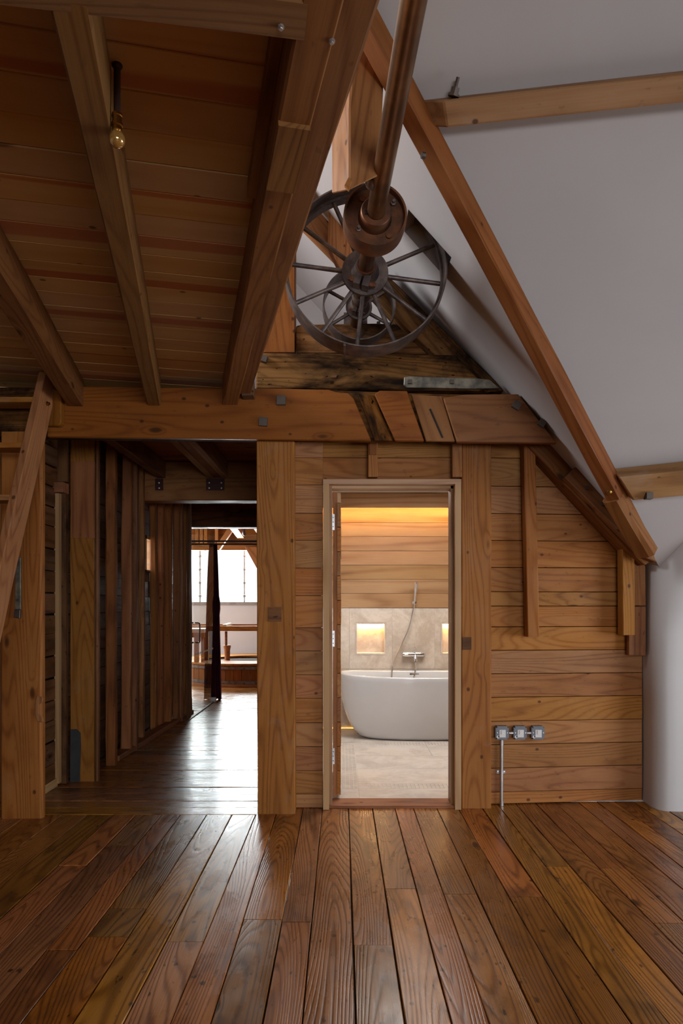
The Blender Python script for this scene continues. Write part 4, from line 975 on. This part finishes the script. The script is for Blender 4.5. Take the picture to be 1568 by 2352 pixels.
while z < 3.3:
    box('board', -5.1, 1.4, fwY - 0.035, fwY - 0.005, z + 0.002, z + 0.168, BEAM, fwb, ch=0.003); z += 0.17
for px in (452, 462, 472, 497):
    f1 = timber('stud', (GX(px, 12.9), 12.95, 2.42), (GX(px, 12.9), 12.95, 3.3), 0.06, 0.07, PINE, fwb, up=YAX)
rf = thing('far_rafter', P(575, 1290, 12.9), 'sloping brown rafter cutting the right corner of the far window', 'rafter')
pprism('body', [(562, 1256), (700, 1256), (700, 1480), (588, 1303)], 12.9, 13.02, CORR, rf, ax=(0.5, 0, -1))
fb1 = thing('far_brace', P(515, 1240, 12.4), 'diagonal timber brace above the curtain in the far room', 'brace')
timber('body', P(499, 1262, 12.5), P(528, 1222, 12.5) + Vector((0.15, 0, 0.25)), 0.09, 0.12, PINE, fb1, up=YAX)
for i, (px, l_) in enumerate(((540, 'far room ceiling beam end lit from below, left of the hanging bulb'), (592, 'far room ceiling beam end at the corridor post edge'))):
    fb = thing('far_beam', P(px, 1220, 11), l_, 'beam')
    timber('body', (GX(px - 10, 10.2), 9.6, 2.62), (GX(px + (0 if i == 0 else 4), 12.2), 12.9, 2.62), 0.13, 0.16, PINE, fb)
fbb = thing('pendant_bulb', P(560, 1225, 11.5), 'tiny dark hanging bulb in the far room', 'lamp')
tube('cord', [Vector((P(560.5, 1190, 11.5).x, 11.5, 3.31)), P(560.5, 1190, 11.5), P(560.5, 1218, 11.5)], 0.006, BROWNR, fbb); 
lathe('bulb', [(0, 0.012), (0.03, 0.03), (0.07, 0.034), (0.1, 0.02), (0.11, 0.005)], P(560.5, 1216, 11.5), (0, 0, -1), IRON, fbb, n=14)
# round wooden tub (millstone casing) on the far floor
vt_ = thing('millstone_tub', (-1.55, 11.75, 0), 'round orange staved wooden tub on the floor of the far room', 'tub')
vc = (-1.55, 11.75); vr0 = 1.15; vh = 0.34; ns = 56
for k in range(ns):
    a0, a1 = 2 * math.pi * k / ns, 2 * math.pi * (k + 1) / ns
    if math.sin((a0 + a1) / 2) > 0.55: continue
    c = []
    for zz in (0.04, vh):
        for rr_, aa in ((vr0, a0 + 0.002), (vr0, a1 - 0.002), (vr0 - 0.05, a1 - 0.002), (vr0 - 0.05, a0 + 0.002)):
            c.append((vc[0] + rr_ * math.cos(aa), vc[1] + rr_ * math.sin(aa), zz))
    hexa('stave', c, BEAM, vt_, ax=ZAX, up=(math.cos(a0), math.sin(a0), 0), ch=0.002)
lathe('hoop', [(0, vr0 + 0.012), (0, vr0 - 0.01), (0.05, vr0 - 0.01), (0.05, vr0 + 0.012)], (vc[0], vc[1], 0.05), (0, 0, 1), IRON, vt_, n=64, closed=True)
lathe('hoop', [(0, vr0 + 0.012), (0, vr0 - 0.01), (0.04, vr0 - 0.01), (0.04, vr0 + 0.012)], (vc[0], vc[1], vh - 0.06), (0, 0, 1), IRON, vt_, n=64, closed=True)
lathe('base_ring', [(0, vr0 + 0.06), (0, vr0 - 0.1), (0.045, vr0 - 0.1), (0.045, vr0 + 0.06)], (vc[0], vc[1], 0.0), (0, 0, 1), PINE, vt_, n=64, closed=True)
lathe('lid', [(0, vr0 + 0.01), (0, 0.62), (0.03, 0.62), (0.03, vr0 + 0.01)], (vc[0], vc[1], vh), (0, 0, 1), POST, vt_, n=64, closed=True)
lathe('dark_inside', [(0, 0.62), (0.03, 0.62), (0.03, 0.1), (0, 0.1)], (vc[0], vc[1], vh - 0.06), (0, 0, 1), GAP, vt_, n=48, closed=True)
hs = thing('wooden_trestle', P(545, 1443, 11.4), 'long wooden trestle with rails standing over the round tub', 'trestle')
timber('rail', P(430, 1443.5, 11.3), P(640, 1443.5, 11.3), 0.08, 0.085, PINE, hs)
timber('rail', P(430, 1437, 12.3), P(640, 1437, 12.3), 0.05, 0.06, CORR, hs)
timber('cross_rail', P(515, 1438, 11.35), P(527, 1434, 12.25), 0.07, 0.05, PALEW, hs)
for px in (395, 625): timber('leg', P(px, 1448, 11.3), (GX(px, 11.3), 11.3, vh + .03), 0.07, 0.07, PINE, hs, up=YAX)
sp_ = thing('feed_spindle', P(520, 1480, 11.3), 'thin wooden spindle with a funnel-shaped shoe standing in the tub opening', 'spindle')
tube('rod', [P(519, 1450, 11.32), P(519, 1485, 11.32)], 0.022, CORR, sp_)
lathe('shoe', [(0, 0.06), (0.02, 0.065), (0.08, 0.05), (0.27, 0.042)], P(521, 1482, 11.32), (0.03, 0, -1), POST, sp_, n=14)
tbb = thing('wooden_table', P(455, 1450, 10.9), 'small wooden stand with a white top seen through the glass panel', 'table')
box('table_top', GX(425, 10.8), GX(471, 10.8), 10.7, 11.3, GZ(1453, 10.8), GZ(1444, 10.8), WHITEP, tbb)
box('apron', GX(428, 10.8), GX(470, 10.8), 10.75, 10.8, GZ(1464, 10.8), GZ(1453, 10.8), PINE, tbb)
for px in (449, 465): timber('leg', (GX(px, 10.82), 10.9, GZ(1453, 10.8)), (GX(px, 10.82), 10.9, vh + 0.03 if px > 440 else 0), 0.07, 0.07, PINE, tbb, up=YAX)

# ============================================================ LEFT BACKGROUND BEHIND THE LADDER
lb = struct('wall_left_back', (-2.6, 4.6, 0))
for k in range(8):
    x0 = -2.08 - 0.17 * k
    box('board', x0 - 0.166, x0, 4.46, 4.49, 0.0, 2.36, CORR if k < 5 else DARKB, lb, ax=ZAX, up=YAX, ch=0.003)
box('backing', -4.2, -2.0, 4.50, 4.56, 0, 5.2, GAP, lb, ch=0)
hb2 = thing('dark_lintel', (-2.8, 4.4, 2.35), 'dark horizontal beam behind the ladder head at the left edge', 'beam')
timber('body', (-4.1, 4.40, 2.37), (-1.98, 4.40, 2.37), 0.12, 0.15, DARKW, hb2, ch=0.01)

# ============================================================ SWITCHES AND CONDUIT
ysw = 4.352
def yw(px): return 4.37 + SKW(GX(px, 4.38))
names = ('left of three grey metal-clad switches, with the conduit coming from its underside', 'middle of the three grey metal-clad switches on the boarded wall', 'right of the three grey metal-clad switches, farthest from the door')
for i, px in enumerate((1153, 1194.5, 1235.5)):
    Y = yw(px) - 0.042; py = 1683.5; c = P(px, py, Y); h = 0.0425
    s_ = thing('switch_box', c, names[i], 'switch', 'grey switches in a row')
    bm = bmesh.new(); add_box(bm, c.x - h, c.x + h, Y, Y + 0.04, c.z - h, c.z + h)
    es = [e for e in bm.edges if abs((e.verts[0].co - e.verts[1].co).y) > 0.01]; bmesh.ops.bevel(bm, geom=es, offset=0.010, segments=4, affect='EDGES')
    es = [e for e in bm.edges if all(abs(v.co.y - Y) < 1e-5 for v in e.verts)]; bmesh.ops.bevel(bm, geom=es, offset=0.003, segments=2, affect='EDGES')
    mesh_obj('body', bm, GREY, s_)
    bm = bmesh.new(); add_box(bm, c.x - 0.018, c.x + 0.022, Y - 0.0025, Y + 0.001, c.z - 0.028, c.z + 0.020); add_box(bm, c.x - 0.026, c.x - 0.018, Y - 0.0025, Y + 0.001, c.z - 0.028, c.z - 0.018)
    add_lathe(bm, [(0, 0.009), (0.0035, 0.009)], (c.x - 0.027, Y + 0.001, c.z - 0.025), (0, -1, 0), 16)
    mesh_obj('insert', bm, WHITEP, s_)
    rk = box('rocker', c.x - 0.005, c.x + 0.012, Y - 0.006, Y - 0.002, c.z - 0.009, c.z + 0.017, WHITEP, s_, ch=0.002)
    for sx in (-1, 1): lathe('screw', [(0, 0.0042), (0.002, 0.0042), (0.003, 0.002)], (c.x + sx * 0.0325, Y + 0.0005, c.z + 0.0), (0, -1, 0), STEEL, s_, n=12)
for i, px in enumerate((1174, 1215)):
    Y = yw(px) - 0.02; c = P(px, 1683.5, Y)
    cp = thing('conduit_coupler', c, ('short steel coupler between the left and middle switches', 'short steel coupler between the middle and right switches')[i], 'conduit')
    lathe('sleeve', [(-0.0165, 0.0105), (-0.006, 0.0105), (-0.0058, 0.012), (0.0165, 0.012)], c, (1, 0, 0), STEEL, cp, n=20)
Yc = yw(1150) - 0.020
cdt = thing('conduit', P(1150.5, 1848, Yc), 'vertical steel conduit from the left switch down to the floor', 'conduit')
xc = GX(1151.5, Yc)
tube('pipe', [(xc, Yc, GZ(1699, Yc)), (xc, Yc, 0.6 * GZ(1699, Yc)), (xc - 0.001, Yc, 0.0)], 0.0105, STEEL, cdt, n=20)
lathe('collar', [(0, 0.0125), (0.03, 0.0125)], (xc, Yc, GZ(1711, Yc)), (0, 0, 1), STEEL, cdt, n=20)
lathe('collar', [(0, 0.0125), (0.03, 0.0125)], (xc, Yc, 0.002), (0, 0, 1), STEEL, cdt, n=20)
zc2 = GZ(1774, Yc)
sd = box('saddle', xc - 0.027, xc + 0.027, Yc + 0.012, Yc + 0.02, zc2 - 0.009, zc2 + 0.009, STEEL, cdt, ch=0.003)
lathe('saddle_band', [(0, 0.013), (0.016, 0.013)], (xc, Yc, zc2 - 0.008), (0, 0, 1), STEEL, cdt, n=20)
for sx in (-1, 1): lathe('screw', [(0, 0.006), (0.003, 0.006), (0.004, 0.003)], (xc + sx * 0.020, Yc + 0.012, zc2), (0, -1, 0), STEEL, sd, n=10)
